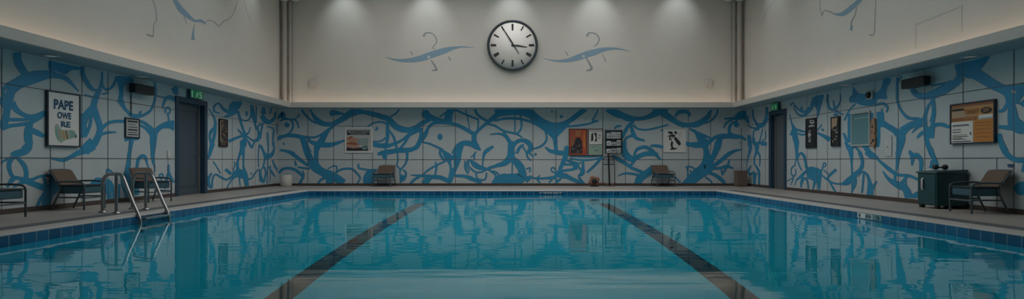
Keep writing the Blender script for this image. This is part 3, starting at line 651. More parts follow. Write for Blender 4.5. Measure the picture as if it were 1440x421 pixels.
# ------------------------------------------------------------------ things hung flat on the walls
ROT = {'b': 0.0, 'l': R(90), 'r': R(-90)}
class Hung:
    """A flat thing on a wall, given by the pixel box it fills; local x runs to the viewer's right, z up, -y to the room."""
    def __init__(s, name, w, x0, y0, x1, y1, label, cat, group=None):
        ym = (y0+y1)/2
        a, b = on_wall(w, x0, y0), on_wall(w, x1, y0)
        c, d = on_wall(w, x0, y1), on_wall(w, x1, y1)
        top = (a.z+b.z)/2; bot = (c.z+d.z)/2
        mid = (a+b)/2
        s.W = (Vector((a.x, a.y))-Vector((b.x, b.y))).length; s.H = top-bot
        n = {'b': Vector((0, -1)), 'l': Vector((1, 0)), 'r': Vector((-1, 0))}[w]
        s.root = thing(name, label, cat, (mid.x+n.x*.0075, mid.y+n.y*.0075, bot), ROT[w], group)
        s.k = 0
    def frame(s, t, depth, m, name='frame', bevel=.004):
        mb = MB(); W, H = s.W/2, s.H
        mb.box((-W, -depth, 0), (W, 0, t), m); mb.box((-W, -depth, H-t), (W, 0, H), m)
        mb.box((-W, -depth, t), (-W+t, 0, H-t), m); mb.box((W-t, -depth, t), (W, 0, H-t), m)
        return mb.build(name, s.root, bevel=bevel)
    def sheet(s, t, y, m, name='print', thick=.006):
        mb = MB(); mb.box((-s.W/2+t, -y, t), (s.W/2-t, -y+thick, s.H-t), m); s.y = y
        s.mb = mb; s.nm = name; return s
    def P(s, u, v, lift=1): return (-s.W/2+u*s.W, -s.y-.0012*lift, s.H*(1-v))
    def rect(s, u0, v0, u1, v1, m, lift=1):
        s.mb.add([s.P(u0, v0, lift), s.P(u1, v0, lift), s.P(u1, v1, lift), s.P(u0, v1, lift)], [(0,1,2,3)], m); return s
    def poly(s, pts, m, lift=1):
        s.mb.poly([s.P(u, v, lift) for u, v in pts], m); return s
    def done(s): return s.mb.build(s.nm, s.root)
    def text(s, items, name='lettering', lift=3, bold=0.022):
        mb = MB()
        for body, u0, v0, u1, v1, m, turn in items:
            a, b = s.P(u0, v1, lift), s.P(u1, v0, lift)
            add_text(mb, body, a[0], a[2], b[0], b[2], a[1], m, turn, bold)
        return mb.build(name, s.root)

# big framed poster, left wall
p = Hung('framed_poster', 'l', 62.9, 129.8, 110.0, 207, 'large framed white poster with blue hand-drawn lettering above a coloured fan shape', 'poster')
p.frame(.028, .045, 'frame_dark'); p.sheet(.02, .03, 'white')
fan = [(.22,.62),(.30,.58),(.38,.66),(.48,.70),(.62,.69),(.74,.67),(.84,.70),(.88,.78),(.80,.83),(.66,.84),(.52,.88),(.40,.93),(.30,.88),(.23,.77)]
p.poly(fan, 'sage')
for (u, m) in ((.27,'teal'),(.36,'salmon'),(.46,'orange2'),(.55,'rust'),(.63,'sage')):
    p.poly([(u-.03,.68),(u+.02,.70),(u+.07,.84),(u+.03,.87)], m, 2)
for (u, v) in ((.70,.72),(.76,.74),(.72,.79),(.80,.78)):
    p.poly([(u+.035*math.cos(a*.785), v+.025*math.sin(a*.785)) for a in range(8)], 'teal', 3)
p.poly([(.83,.79),(.88,.75),(.88,.81),(.85,.83)], 'ink', 3)
p.done()
p.text([('PAPE', .19,.145,.77,.325,'inkblue',False), ('OWE', .29,.365,.71,.49,'inkblue',False), ('RE', .40,.53,.69,.64,'inkblue',False)], bold=.045)

# small notice with dark rules
p = Hung('notice_sign', 'l', 174.6, 166.5, 195.2, 194.5, 'small dark-framed notice with black ruled lines below the left wall speaker', 'notice')
p.frame(.030, .022, 'ink'); p.sheet(.02, .012, 'paper')
for i, (v, h, a, b) in enumerate(((.12,.09,.16,.86),(.30,.03,.22,.70),(.43,.04,.20,.82),(.55,.07,.18,.84),(.70,.035,.2,.8),(.80,.05,.18,.86))):
    p.rect(a, v, b, v+h, 'ink')
p.done()

# narrow dark picture past the left door
p = Hung('narrow_picture', 'l', 306.8, 167.5, 318.9, 206.7, 'tall narrow dark picture flecked with orange right of the left door', 'picture')
p.frame(.03, .03, 'dark'); p.sheet(.02, .02, 'darkgrey')
rng = random.Random(3)
for i in range(64):
    u, v = rng.uniform(.24,.86), rng.uniform(.05,.93); a, b = rng.uniform(.04,.12), rng.uniform(.008,.028)
    p.poly([(u-a,v),(u,v-b),(u+a,v+b*.4),(u,v+b)], rng.choice(['rust','orange2','dark','dark','tan','frame_brown']), 1+i*.03)
p.rect(.12,.08,.20,.80,'tan',1)
p.done()

# landscape print on the back wall
p = Hung('white_framed_print', 'b', 485.3, 179.3, 524.4, 215.2, 'white-framed square print of orange and teal bands under a black heading strip', 'picture')
p.frame(.05, .03, 'white'); p.sheet(.04, .018, 'paper')
p.rect(.07,.12,.88,.30,'ink')
p.poly([(.06,.42),(.20,.36),(.34,.40),(.55,.46),(.52,.58),(.30,.60),(.06,.54)],'salmon'); p.poly([(.06,.44),(.22,.34),(.30,.38),(.16,.46)],'rust',2)
p.poly([(.06,.60),(.22,.57),(.40,.60),(.55,.68),(.40,.70),(.06,.66)],'rust',2); p.poly([(.06,.66),(.40,.70),(.60,.80),(.50,.84),(.06,.78)],'salmon',2)
p.poly([(.48,.46),(.84,.42),(.82,.74),(.66,.76),(.46,.60)],'teal',2)
for i in range(5): p.poly([(.50+.02*i,.50+.05*i),(.82,.47+.05*i),(.82,.485+.05*i),(.52+.02*i,.52+.05*i)],'paper',3)
p.poly([(.06,.78),(.30,.82),(.55,.80),(.80,.72),(.84,.92),(.06,.92)],'ink',3)
p.poly([(.60,.80),(.78,.76),(.80,.86),(.66,.88)],'teal',4)
p.done()
p.text([('SINOCCTION', .11,.145,.84,.215,'paper',False), ('THE SUNTRA', .18,.235,.80,.285,'paper',False)])

# red poster and white notice in one brown case
p = Hung('red_poster', 'b', 799.7, 181.3, 825.6, 219, 'red and black framed poster on the back wall beside a white notice', 'poster')
p.frame(.03, .035, 'frame_brown'); p.sheet(.02, .02, 'red')
p.poly([(.10,.06),(.30,.06),(.34,.30),(.30,.94),(.08,.94)],'rust'); p.rect(.14,.06,.26,.30,'red',2)
p.poly([(.38,.34),(.62,.32),(.72,.50),(.74,.92),(.12,.92),(.10,.70),(.30,.58)],'ink',3)
p.poly([(.80,.10),(.88,.10),(.90,.80),(.78,.60)],'orange',3)
for i in range(26):
    u, v = rng.uniform(.12,.70), rng.uniform(.58,.92); a = rng.uniform(.015,.05)
    p.poly([(u-a,v-.01),(u+a,v-.02),(u+a*.4,v+.02)], rng.choice(['tan','frame_brown','paper','ink']), 4+i*.03)
p.rect(.36,.07,.66,.28,'rust',3)
p.done()
p.text([('JEB', .38,.08,.64,.17,'orange2',False), ('SEED', .37,.19,.65,.27,'orange2',False)], lift=5)
p = Hung('white_notice', 'b', 826.6, 181.3, 847.8, 219, 'white notice with a small dark figure on it, framed beside the red poster', 'notice')
p.frame(.025, .03, 'frame_brown'); p.sheet(.02, .018, 'paper')
p.rect(.10,.12,.94,.58,'white'); p.rect(.08,.60,.94,.95,'sage')
p.poly([(.22,.20),(.36,.14),(.36,.44),(.20,.48)],'ink',2); p.poly([(.40,.16),(.58,.14),(.60,.48),(.44,.48),(.52,.34)],'ink',2)
p.rect(.68,.22,.86,.25,'ink',2); p.rect(.68,.30,.86,.32,'ink',2); p.rect(.68,.36,.80,.38,'ink',2)
p.poly([(.20,.66),(.60,.64),(.80,.60),(.80,.62),(.50,.68),(.22,.70)],'teal',2); p.poly([(.38,.80),(.66,.76),(.68,.84),(.46,.84)],'teal',2)
p.rect(.10,.585,.94,.60,'ink',2)
p.done()

# ink print
p = Hung('ink_print', 'b', 933.3, 182.3, 964.3, 214.4, 'unframed white print with a black ink drawing and a curled lower edge', 'print')
p.sheet(0, .012, 'white', thick=.011)
p.poly([(.16,.10),(.34,.08),(.44,.16),(.34,.22),(.22,.18)],'ink'); p.poly([(.46,.10),(.54,.06),(.60,.16),(.52,.24)],'ink')
p.poly([(.22,.26),(.44,.20),(.54,.30),(.40,.36),(.34,.50),(.24,.44)],'ink'); p.poly([(.28,.34),(.38,.30),(.40,.40),(.32,.44)],'paper',2)
p.poly([(.44,.38),(.54,.32),(.74,.54),(.78,.64),(.70,.72),(.58,.60)],'ink'); p.poly([(.56,.48),(.64,.56),(.70,.66),(.62,.58)],'darkgrey',2)
p.poly([(.34,.50),(.42,.54),(.40,.76),(.50,.82),(.64,.80),(.54,.88),(.26,.90),(.34,.82),(.30,.66)],'ink')
for (u, v, a) in ((.62,.20,.4),(.68,.28,.1),(.72,.18,.7),(.64,.36,-.2),(.58,.14,1.0),(.14,.30,.5)):
    p.poly([(u,v),(u+.10*math.cos(a),v-.10*math.sin(a)),(u+.02,v+.025)],'ink')
p.done()
mb = MB(); mb.tube([(-p.W/2, -.018, .012), (p.W/2, -.018, .012)], .014, 'white'); mb.build('curled_edge', p.root)

# black upright picture, right wall
p = Hung('black_poster', 'r', 1134.3, 166.6, 1149, 208.6, 'tall black poster with white hand-lettered marks running down it', 'poster')
p.frame(.02, .03, 'dark'); p.sheet(.015, .024, 'dark')
p.poly([(.40,.07),(.60,.05),(.84,.10),(.86,.17),(.60,.20),(.42,.15)],'paper'); p.poly([(.52,.09),(.66,.08),(.74,.13),(.58,.15)],'dark',2); p.poly([(.28,.25),(.60,.22),(.88,.25),(.86,.28),(.34,.29)],'paper')
p.done()
p.text([('8O\u2665A', .26,.38,.58,.80,'paper',True)])

# tan-topped narrow picture, right wall
p = Hung('tan_picture', 'r', 1170.4, 164.2, 1182.6, 206, 'tall narrow picture with plain tan top and dark figured lower half', 'picture')
p.frame(.03, .04, 'dark'); p.sheet(.02, .026, 'tan')
p.poly([(.06,.44),(.30,.34),(.66,.32),(.74,.03),(.97,.03),(.97,.97),(.06,.97)],'dark')
for i in range(30):
    u, v = rng.uniform(.16,.78), rng.uniform(.40,.90); a = rng.uniform(.05,.10)
    p.poly([(u-a,v-.012),(u+a*.2,v-.028),(u+a,v+.006),(u,v+.022)], rng.choice(['tan','darkgrey','paper','dark','frame_brown']), 2+i*.03)
p.done()

# teal framed panel and the carved wood piece beside it
p = Hung('wall_mirror', 'r', 1198.8, 157.6, 1225.2, 205.5, 'pale-framed rectangular teal mirror panel beside a carved wooden piece', 'mirror')
p.frame(.035, .035, 'paper'); p.sheet(.03, .02, 'mirror', name='glass')
p.rect(.16,.17,.92,.19,'sage'); p.rect(.12,.05,.92,.07,'frame_dark')
p.done()
p = Hung('wooden_carving', 'r', 1226.2, 166, 1233.6, 208, 'narrow carved wooden hanging right of the teal mirror panel', 'carving')
mb = MB(); W = p.W; H = p.H
mb.prism([(-.08*W,H),(.42*W,.97*H),(.46*W,.52*H),(.30*W,.46*H),(.48*W,.36*H),(.44*W,.10*H),(.1*W,0),(-.40*W,.06*H),(-.48*W,.30*H),(-.26*W,.45*H),(-.34*W,.60*H),(-.22*W,.84*H)], -.045, 0, 'wood')
mb.build('board', p.root, bevel=.008)
for (u, z, r) in ((.02,.70,.16),(.12,.24,.22),(-.18,.16,.12),(-.05,.54,.10)):
    mb = MB(); mb.lathe([(0,-.06),(W*r*.7,-.056),(W*r,-.044)], 'dark', (u*W, 0, z*H), 12, 'y'); mb.build('carved_knot', p.root)

# raised white lettering panel
p = Hung('white_lettering_plate', 'r', 1245.6, 190.5, 1254.6, 220, 'pale upright plate with small white raised lettering between blue branches', 'sign')
p.sheet(0, .010, 'panel', thick=.009); p.done()
p.text([('SWIM BAR', .10,.10,.52,.94,'white',True)])
for i in range(7):
    mb = MB(); mb.box((.20*p.W, -.013, p.H*(.06+.125*i)), (.40*p.W, -.010, p.H*(.11+.125*i)), 'white'); mb.build('raised_mark', p.root)

# orange information board
p = Hung('information_board', 'r', 1339.2, 143.4, 1402.6, 202.4, 'framed orange information board with a white text panel', 'board')
p.frame(.026, .045, 'frame_dark'); p.sheet(.02, .03, 'orange2')
p.rect(.03,.035,.97,.10,'rust'); p.rect(.03,.10,.97,.115,'tan',2)
p.poly([(.05,.19),(.34,.19),(.36,.30),(.60,.31),(.06,.40)],'tan',2); p.rect(.04,.14,.34,.19,'frame_brown',2)
p.rect(.04,.355,.62,.43,'rust',3); p.rect(.66,.33,.95,.43,'white',3); p.rect(.67,.405,.94,.42,'teal',4)
p.poly([(.74+.12*math.cos(a*math.pi/8)+.08,.235+.075*math.sin(a*math.pi/8)) for a in range(16)],'ink',3)
for k in range(3): p.poly([(.76,.20+.03*k),(.88,.185+.03*k),(.88,.195+.03*k),(.76,.212+.03*k)],'orange2',4)
p.rect(.03,.455,.535,.97,'white',3)
for v, h, b, m in ((.525,.022,.44,'ink'),(.555,.012,.46,'darkgrey'),(.635,.018,.26,'darkgrey'),(.695,.020,.26,'ink'),(.77,.012,.40,'darkgrey'),(.805,.02,.42,'darkgrey'),(.845,.018,.30,'ink'),(.875,.016,.38,'darkgrey'),(.925,.022,.49,'ink')):
    p.rect(.06, v, b, v+h, m, 4)
p.rect(.555,.455,.97,.97,'orange',3)
for v in (.50,.57,.66,.745,.84): p.rect(.58, v, .93, v+.016, 'rust', 4)
p.done()
p.text([('Swimntine', .06,.105,.30,.175,'ink',False), ('CJNO.ET', .37,.18,.67,.31,'rust',False), ('OPNIE', .33,.365,.58,.42,'orange2',False), ('R', .47,.72,.51,.79,'ink',False)], lift=6)

# little things on the walls
p = Hung('wall_placard', 'r', 1418, 231, 1426.5, 235, 'tiny dark blue placard above the chair by the right wall', 'placard')
p.sheet(0, .008, 'placard', thick=.007); p.rect(.12,.25,.88,.42,'inkblue').rect(.12,.58,.7,.75,'inkblue'); p.done()
p = Hung('light_switch', 'l', 234.6, 212, 238.2, 222.5, 'small white light switch plate just left of the left door', 'switch')
p.sheet(0, .012, 'switch', thick=.011); p.done()
mb = MB(); mb.box((-.25*p.W, -.020, .3*p.H), (.25*p.W, -.012, .7*p.H), 'white'); mb.build('rocker', p.root, bevel=.003)
for x0, x1, side in ((435.3, 446.2, 'left'), (991.4, 1001, 'right')):
    p = Hung('wall_junction_box', 'b', x0, 111.5, x1, 122.6, 'square cream junction box low on the upper back wall, '+side+' of the clock', 'junction box', 'junction boxes on the upper wall')
    mb = MB(); W, H = p.W/2, p.H
    mb.box((-W, -.06, 0), (W, 0, H), 'fascia'); mb.build('case', p.root, bevel=.008)
    mb = MB(); mb.box((-W*.8, -.068, H*.1), (W*.8, -.06, H*.9), 'fascia'); mb.build('cover', p.root, bevel=.003)

# wall camera
p = Hung('security_camera', 'r', 1219.5, 128.5, 1229.2, 140, 'small black dome camera on a white backplate near the soffit', 'camera')
mb = MB(); mb.box((-p.W/2, -.03, 0), (p.W/2, 0, p.H), 'paper'); mb.build('backplate', p.root, bevel=.01)
mb = MB(); mb.lathe([(p.W*.30,-.03),(p.W*.30,-.05),(p.W*.25,-.075),(p.W*.14,-.09),(0,-.095)], 'dark', (0, 0, p.H*.52), 20, 'y'); mb.build('dome', p.root)

# loudspeakers
def speaker(w, x0, x1, y0, y1, label):
    p = Hung('wall_speaker', w, x0, y0, x1, y1, label, 'speaker')
    W, H = p.W/2, p.H
    mb = MB()
    mb.prism([(-W,H*.06),(-W*.97,0),(W*.9,0),(W,H*.12),(W,H*.86),(W*.94,H),(-W*.95,H*.98),(-W,H*.9)], -.20, -.07, 'dark')
    mb.build('cabinet', p.root, bevel=.035)
    mb = MB(); mb.box((-W*.88, -.206, H*.14), (W*.88, -.20, H*.86), 'darkgrey')
    for i in range(16): mb.box((-W*.86+i*W*.109, -.209, H*.17), (-W*.86+i*W*.109+.012, -.206, H*.83), 'dark')
    mb.build('grille', p.root)
    mb = MB(); mb.box((-.06, -.07, H*.3), (.06, -.0, H*.7), 'paper'); mb.box((-.09, -.012, H*.15), (.09, 0, H*.85), 'paper')
    mb.build('bracket', p.root, bevel=.004)
    return p
p = speaker('l', 176.5, 204.3, 119.5, 132.5, 'black wall speaker under the left soffit with a cable hanging below')
mb = MB(); mb.tube([(-.16, -.012, 0.05), (-.16, -.010, -.20), (-.165, -.010, -.46)], .008, 'darkgrey', 6); mb.build('cable', p.root)
speaker('r', 1281.5, 1314.3, 109.3, 123, 'black wall speaker high on the right wall over a blue curve')

# exit signs above the doors
def exit_sign(w, x0, x1, y0, y1, label, marks):
    p = Hung('exit_sign', w, x0, y0, x1, y1, label, 'exit sign')
    W, H = p.W/2, p.H
    mb = MB(); mb.box((-W, -.09, 0), (W, -.031, H), 'navy'); mb.build('housing', p.root, bevel=.006)
    p.y = .092; p.mb = MB(); p.nm = 'lit_panel'
    p.rect(.03,.05,.97,.95,'exit',0)
    marks(p); p.done()
def man(p, u, k, flip=1):
    f = flip
    p.poly([(u+.05*f+.035*math.cos(a*.785), .22+.075*math.sin(a*.785)) for a in range(8)], 'exitmark', 2)
    p.poly([(u-.03*f,.32),(u+.06*f,.32),(u+.05*f,.58),(u-.05*f,.58)], 'exitmark', 2)
    p.poly([(u-.04*f,.56),(u+.05*f,.56),(u+.11*f,.72),(u+.09*f,.88),(u+.06*f,.86),(u+.07*f,.74),(u,.66),(u-.06*f,.88),(u-.11*f,.86)], 'exitmark', 2.2)
    p.poly([(u+.05*f,.34),(u+.12*f,.50),(u+.10*f,.54),(u+.03*f,.44)], 'exitmark', 2.4); p.poly([(u-.03*f,.34),(u-.12*f,.44),(u-.11*f,.50),(u-.02*f,.44)], 'exitmark', 2.4)
def marks_a(p):
    p.poly([(.10,.16),(.20,.16),(.20,.88),(.10,.88)],'exitmark',1); man(p, .50, 1)
    p.poly([(.68,.16),(.90,.16),(.90,.30),(.78,.30),(.78,.42),(.90,.42),(.90,.88),(.68,.88),(.68,.72),(.80,.72),(.80,.56),(.68,.56)],'exitmark',1)
def marks_b(p):
    man(p, .28, 1); man(p, .70, 1, -1)
exit_sign('l', 262, 280.5, 126.5, 139.5, 'green lit exit sign over the left door', marks_a)
exit_sign('r', 1088.3, 1098.6, 145.3, 155.8, 'green lit exit sign over the right door', marks_b)

# clock
cx, cz, cr = (720.7-720)*D/FPX, EYE+(HORIZON-64.9)*D/FPX, 35.6*D/FPX
clock = thing('wall_clock', 'large round black-rimmed clock on the upper back wall', 'clock', (cx, D-.004, cz-cr))
def clk(v): return [(x, y, z+cr) for x, y, z in v]
mb = MB(); mb.lathe([(cr*.90,-.03),(cr*.90,-.15),(cr*.94,-.17),(cr*.985,-.165),(cr,-.14),(cr,0),(cr*.5,0),(0,0)], 'clockrim', (0,0,cr), 72, 'y'); mb.build('rim', clock)
mb = MB(); mb.lathe([(0,-.14),(cr*.905,-.14),(cr*.905,-.04)], 'clockface', (0,0,cr), 72, 'y'); mb.build('face', clock)
for h in range(12):
    mb = MB()
    a = R(30*h); w = .030 if h % 3 else .045
    r0, r1 = (.58, .84) if h in (0, 6) else ((.66, .86) if h in (1, 5, 7, 11) else (.62, .84))
    if h in (3, 9): r0, r1, w = .64, .85, .052
    if h in (2, 10): w = .035
    if h in (4, 8): r0, r1, w = .62, .84, .065
    if h == 0: w = .042
    for (p0, p1, ww) in ((r0, r1, w),):
        d = Vector((math.sin(a), math.cos(a))); n = Vector((d.y, -d.x))
        q = [d*p0-n*ww*.8, d*p1-n*ww, d*p1+n*ww, d*p0+n*ww*.8]
        mb.prism([(v.x*cr, v.y*cr+cr) for v in q], -.146, -.14, 'dark')
    mb.build('hour_mark', clock)
def hand(name, tip, tail, w, y):
    t, l = Vector(tip), Vector(tail); d = (t-l).normalized(); n = Vector((d.y, -d.x))
    mid = l+(t-l)*.42
    q = [l-n*w*.35, mid-n*w, t-n*w*.4, t+n*w*.4, mid+n*w, l+n*w*.35]
    mb = MB(); mb.prism([(v.x*cr, v.y*cr+cr) for v in q], y-.008, y, 'dark'); mb.build(name, clock)
hand('minute_hand', (-.41, .72), (.26, -.34), .030, -.158)
hand('hour_hand', (.57, -.075), (-.05, .02), .034, -.149)
mb = MB(); mb.lathe([(0,-.172),(.045*cr,-.168),(.05*cr,-.14)], 'dark', (0,0,cr), 20, 'y'); mb.build('hub', clock)

# pipes and lamp heads in the two upper corners
for sx, side in ((-1, 'left'), (1, 'right')):
    t = thing('corner_pipe', 'pair of upright beige pipes in the '+side+' corner of the upper wall', 'pipe', (sx*(UX-.16), D-.16, WT+.06))
    mb = MB(); mb.tube([(0,0,0),(0,0,3.60)], .075, 'pipe', 20); mb.build('wide_pipe', t)
    mb = MB(); mb.tube([(-sx*.17,.06,0),(-sx*.17,.06,3.60)], .035, 'pipe', 14); mb.build('thin_pipe', t)
    for z in (.55, 1.6, 2.7):
        mb = MB(); mb.box(tuple(sorted((-sx*.22, sx*.085)))[:1]+(.09, z), tuple(sorted((-sx*.22, sx*.085)))[1:]+(.156, z+.05), 'pipe'); mb.build('bracket', t)
    t = thing('corner_floodlight', 'round glass floodlight pair at the top of the '+side+' corner pipes', 'lamp', (sx*(UX-.16), D-.22, 6.31))
    for k, (dx, r) in enumerate(((0, .19), (-sx*.40, .20))):
        mb = MB(); mb.lathe([(0,0),(r*.55,.02),(r*.9,.07),(r,.14),(r*.92,.20),(0,.22)], 'lampglass', (dx, 0, 0), 24); mb.build('glass_head', t)
    mb = MB(); mb.tube([(0,0,.21),(0,0,.45)], .03, 'pipe'); mb.tube([(-sx*.40,0,.21),(-sx*.40,0,.45)], .03, 'pipe'); mb.box((-.5 if sx>0 else -.06,-.03,.44), (.06 if sx>0 else .5,.21,.50), 'pipe'); mb.build('mount', t)

# recessed downlights in the soffit
for sx, y, lab in ((-1, 9.66, 'round recessed light in the left soffit nearest the large framed poster'), (-1, 12.03, 'round recessed light in the left soffit above the wall speaker'), (1, 9.73, 'round recessed light in the right soffit above the orange information board'), (1, 13.33, 'round recessed light in the right soffit above the narrow pictures')):
    t = thing('soffit_downlight', lab, 'light', (sx*7.83, y, WT-.022))
    mb = MB(); mb.lathe([(.085,.012),(.10,0),(.13,.004),(.135,.022)], 'downring', n=28); mb.build('trim_ring', t)
    mb = MB(); mb.lathe([(0,.008),(.087,.010),(.087,.020)], 'downlight', n=28); mb.build('lens', t)

# ------------------------------------------------------------------ chairs
def build_chair():
    t = bpy.data.objects.new('poolside_chair', None); C.objects.link(t); t.empty_display_size = .1
    r = .017
    for s in (-1, 1):
        y = s*.29
        mb = MB(); mb.tube([(.27,y,0),(.27,y,.42)], r, 'chairframe'); mb.build('front_leg', t)
        mb = MB(); mb.tube([(-.12,y,.40),(-.20,y,.22),(-.30,y,0)], r, 'chairframe'); mb.build('rear_leg', t)
        pts = spline([(.27,y,.41),(.255,y,.455),(.19,y,.485),(.05,y,.497),(-.12,y,.495),(-.228,y,.49)], 4)
        mb = MB(); mb.tube(pts, r*.95, 'chairframe'); mb.build('armrest', t)
        mb = MB(); mb.tube([(.27,y,.22),(-.20,y,.22)], r*.8, 'chairframe'); mb.build('stretcher', t)
    mb = MB(); mb.tube([(.27,-.29,.21),(.27,.29,.21)], r*.8, 'chairframe'); mb.build('front_rail', t)
    mb = MB()
    mb.box((-.19,-.272,.285), (.252,.272,.415), 'seat')
    mb.build('seat', t, bevel=.02)
    mb = MB(); mb.box((-.20,-.278,.415), (.27,.278,.437), 'seatdark'); mb.build('seat_top', t, bevel=.008)
    prof = [(-.165,.43),(-.20,.47),(-.255,.555),(-.315,.655),(-.335,.68),(-.36,.69)]
    mb = MB(); n = len(prof); vs = []
    for y in (-.26, .26):
        for d in (0, .018): vs += [(x+d, y, z+d*.5) for x, z in prof]
    fs = []
    for i in range(n-1):
        fs += [(i, i+1, 2*n+i+1, 2*n+i), (n+i, n+i+1, 3*n+i+1, 3*n+i), (i, i+1, n+i+1, n+i), (2*n+i, 2*n+i+1, 3*n+i+1, 3*n+i)]
    fs += [(0, n, 3*n, 2*n), (n-1, 2*n-1, 4*n-1, 3*n-1)]
    mb.add(vs, fs, 'sling', False); mb.build('backrest', t)
    mb = MB(); loop = [(-.165,-.275,.42)] + [(x,-.275,z) for x, z in prof[1:-1]] + [(-.365,-.25,.697),(-.37,-.1,.702),(-.37,.1,.702),(-.365,.25,.697)] + [(x,.275,z) for x, z in prof[1:-1][::-1]] + [(-.165,.275,.42)]
    mb.tube(loop, .013, 'chairframe'); mb.build('back_frame', t)
    return t
chair0 = build_chair()
def chair(first, x, y, rz, label):
    o = chair0 if first else chair0.copy()
    if not first:
        C.objects.link(o)
        for ch in chair0.children:
            c = ch.copy(); C.objects.link(c); c.parent = o
    o.location = (x, y, 0); o.rotation_euler = (0, 0, rz); o.scale = (1, 1.04 if y > 18 else 0.86, 1)
    tag(o, label, 'chair', 'poolside chairs along the walls')
chair(True, -7.68, 10.10, 0, 'low brown-backed chair against the left wall beneath the framed poster')
chair(False, -7.70, 8.44, 0, 'low chair at the left wall cut off by the edge of the photo')
chair(False, -7.58, 11.95, R(-22), 'low brown-backed chair behind the pool ladder rails')
chair(False, 7.68, 9.38, R(176), 'low brown-backed chair beside the teal cabinet on the right')
chair(False, (540.5-720)*19.2/800, 19.17, R(-96), 'small chair at the back wall beneath the white-framed print')
chair(False, (932-720)*19.2/800, 19.17, R(-82), 'small chair at the back wall beneath the ink print')

# ------------------------------------------------------------------ ladder
LX, LY = -6.40, 9.55
lad = thing('pool_ladder', 'polished steel pool ladder with two tall arched rails at the left edge', 'ladder', (LX, LY, 0.0))
base = [(-6.75,9.38,0.004),(-6.75,9.38,.30),(-6.745,9.378,.48),(-6.70,9.355,.585),(-6.61,9.31,.632),(-6.48,9.235,.642),(-6.36,9.17,.645),(-6.27,9.12,.63),(-6.20,9.08,.575),(-6.08,9.00,.41),(-5.95,8.93,.20),(-5.83,8.87,.02),(-5.78,8.85,-.10),(-5.765,8.85,-.3),(-5.765,8.85,-1.3)]
for k in (0, 1):
    off = Vector((0, .74*k, 0)) - Vector((LX, LY, 0))
    mb = MB(); mb.tube([Vector(p)+off for p in spline(base, 4)], .027, 'steel', 12); mb.build('handrail', lad)
    mb = MB(); mb.tube([Vector((-6.40,9.20,.014))+off, Vector((-6.40,9.20,.635))+off], .024, 'steel', 12); mb.build('support_post', lad)
    for (x, y) in ((-6.75, 9.38), (-6.40, 9.20)):
        mb = MB(); q = Vector((x, y, .002))+off
        mb.lathe([(.03,.034),(.05,.028),(.062,.008),(.062,.0)], 'steel', tuple(q), 20); mb.build('base_flange', lad)
for z in (-.045, -.36, -.68, -1.0):
    mb = MB(); mb.box((-5.80-LX, 8.87-LY, z-.02), (-5.70-LX, 9.57-LY, z+.012), 'steel'); mb.build('tread', lad, bevel=.008)

# ------------------------------------------------------------------ cabinet on the right
cab = thing('storage_cabinet', 'dark teal storage cabinet with sloping lid against the right wall', 'cabinet', (7.79, 10.31, 0))
x0, x1, y0, y1 = -.27, .27, -.24, .24
mb = MB(); mb.box((x0, y0, .055), (x1, y1, .63), 'cabinet'); mb.build('body', cab, bevel=.012)
mb = MB(); mb.prism([(x0-.02,.63),(x1+.005,.63),(x1+.005,.70),(x0+.05,.672),(x0-.02,.655)], y0-.015, y1+.015, 'cabinetlid'); mb.build('lid', cab, bevel=.008)
mb = MB(); mb.box((x0-.012, y0+.025, .08), (x0, y1-.025, .61), 'cabinet'); mb.build('door', cab, bevel=.006)
mb = MB(); mb.tube([(x0-.012,.075,.33),(x0-.035,.075,.345),(x0-.035,.075,.52),(x0-.012,.075,.535)], .016, 'white', 10); mb.build('handle', cab)
for (a, b) in ((x0+.05, y0+.05), (x1-.05, y0+.05), (x0+.05, y1-.05), (x1-.05, y1-.05)):
    mb = MB(); mb.box((a-.035, b-.035, 0), (a+.035, b+.035, .056), 'dark'); mb.build('foot', cab, bevel=.004)
cl = thing('clutter', 'small dark unidentified object with two round ends lying on the teal cabinet lid', 'clutter', (7.80, 10.36, .695))  # made-up rod with round ends, standing in for unidentified dark items
mb = MB(); mb.tube([(-.10,-.02,.042),(.10,.03,.042)], .014, 'dark'); mb.build('short_rod', cl)
for s in (-1, 1):
    mb = MB(); mb.lathe([(0,-.032),(.042,-.030),(.05,0),(.042,.030),(0,.032)], 'dark', (s*.105, s*.025, .048), 16, 'x'); mb.build('round_end', cl)

# ------------------------------------------------------------------ corner bins
b = thing('white_bucket', 'rounded white bucket in the back left corner', 'bucket', ((402.3-720)*19.2/800, 19.2, 0))
mb = MB(); mb.lathe([(0,0),(.15,0),(.18,.03),(.195,.20),(.19,.34),(.17,.385),(.155,.385),(.16,.33),(0,.31)], 'bucket', n=32); mb.build('body', b)
mb = MB(); mb.lathe([(.155,.375),(.18,.372),(.186,.388),(.17,.40),(.152,.392)], 'bucket', n=32); mb.build('rim', b)
mb = MB()
for i in range(7):
    a = i*.9; mb.tube([(0.03*math.cos(a),.03*math.sin(a),.31),(.07*math.cos(a),.07*math.sin(a),.40),(.12*math.cos(a+.3),.12*math.sin(a+.3),.425)], [.012,.014,.004], 'teal', 6)
mb.build('blue_cloth', b)
b = thing('brown_bin', 'upright brown slatted bin in the back right corner', 'bin', ((1042-720)*19.25/800, 19.28, 0))
mb = MB(); mb.box((-.17,-.14,.02), (.17,.14,.50), 'bin')
for i in range(7): mb.box((-.168+i*.05, -.148, .04), (-.168+i*.05+.036, -.14, .485), 'bin')
mb.build('body', b, bevel=.004)
mb = MB(); mb.box((-.185,-.155,.50), (.185,.155,.535), 'bin'); mb.build('lid', b, bevel=.006)
mb = MB(); mb.box((-.155,-.125,0), (.155,.125,.02), 'dark'); mb.build('base', b)

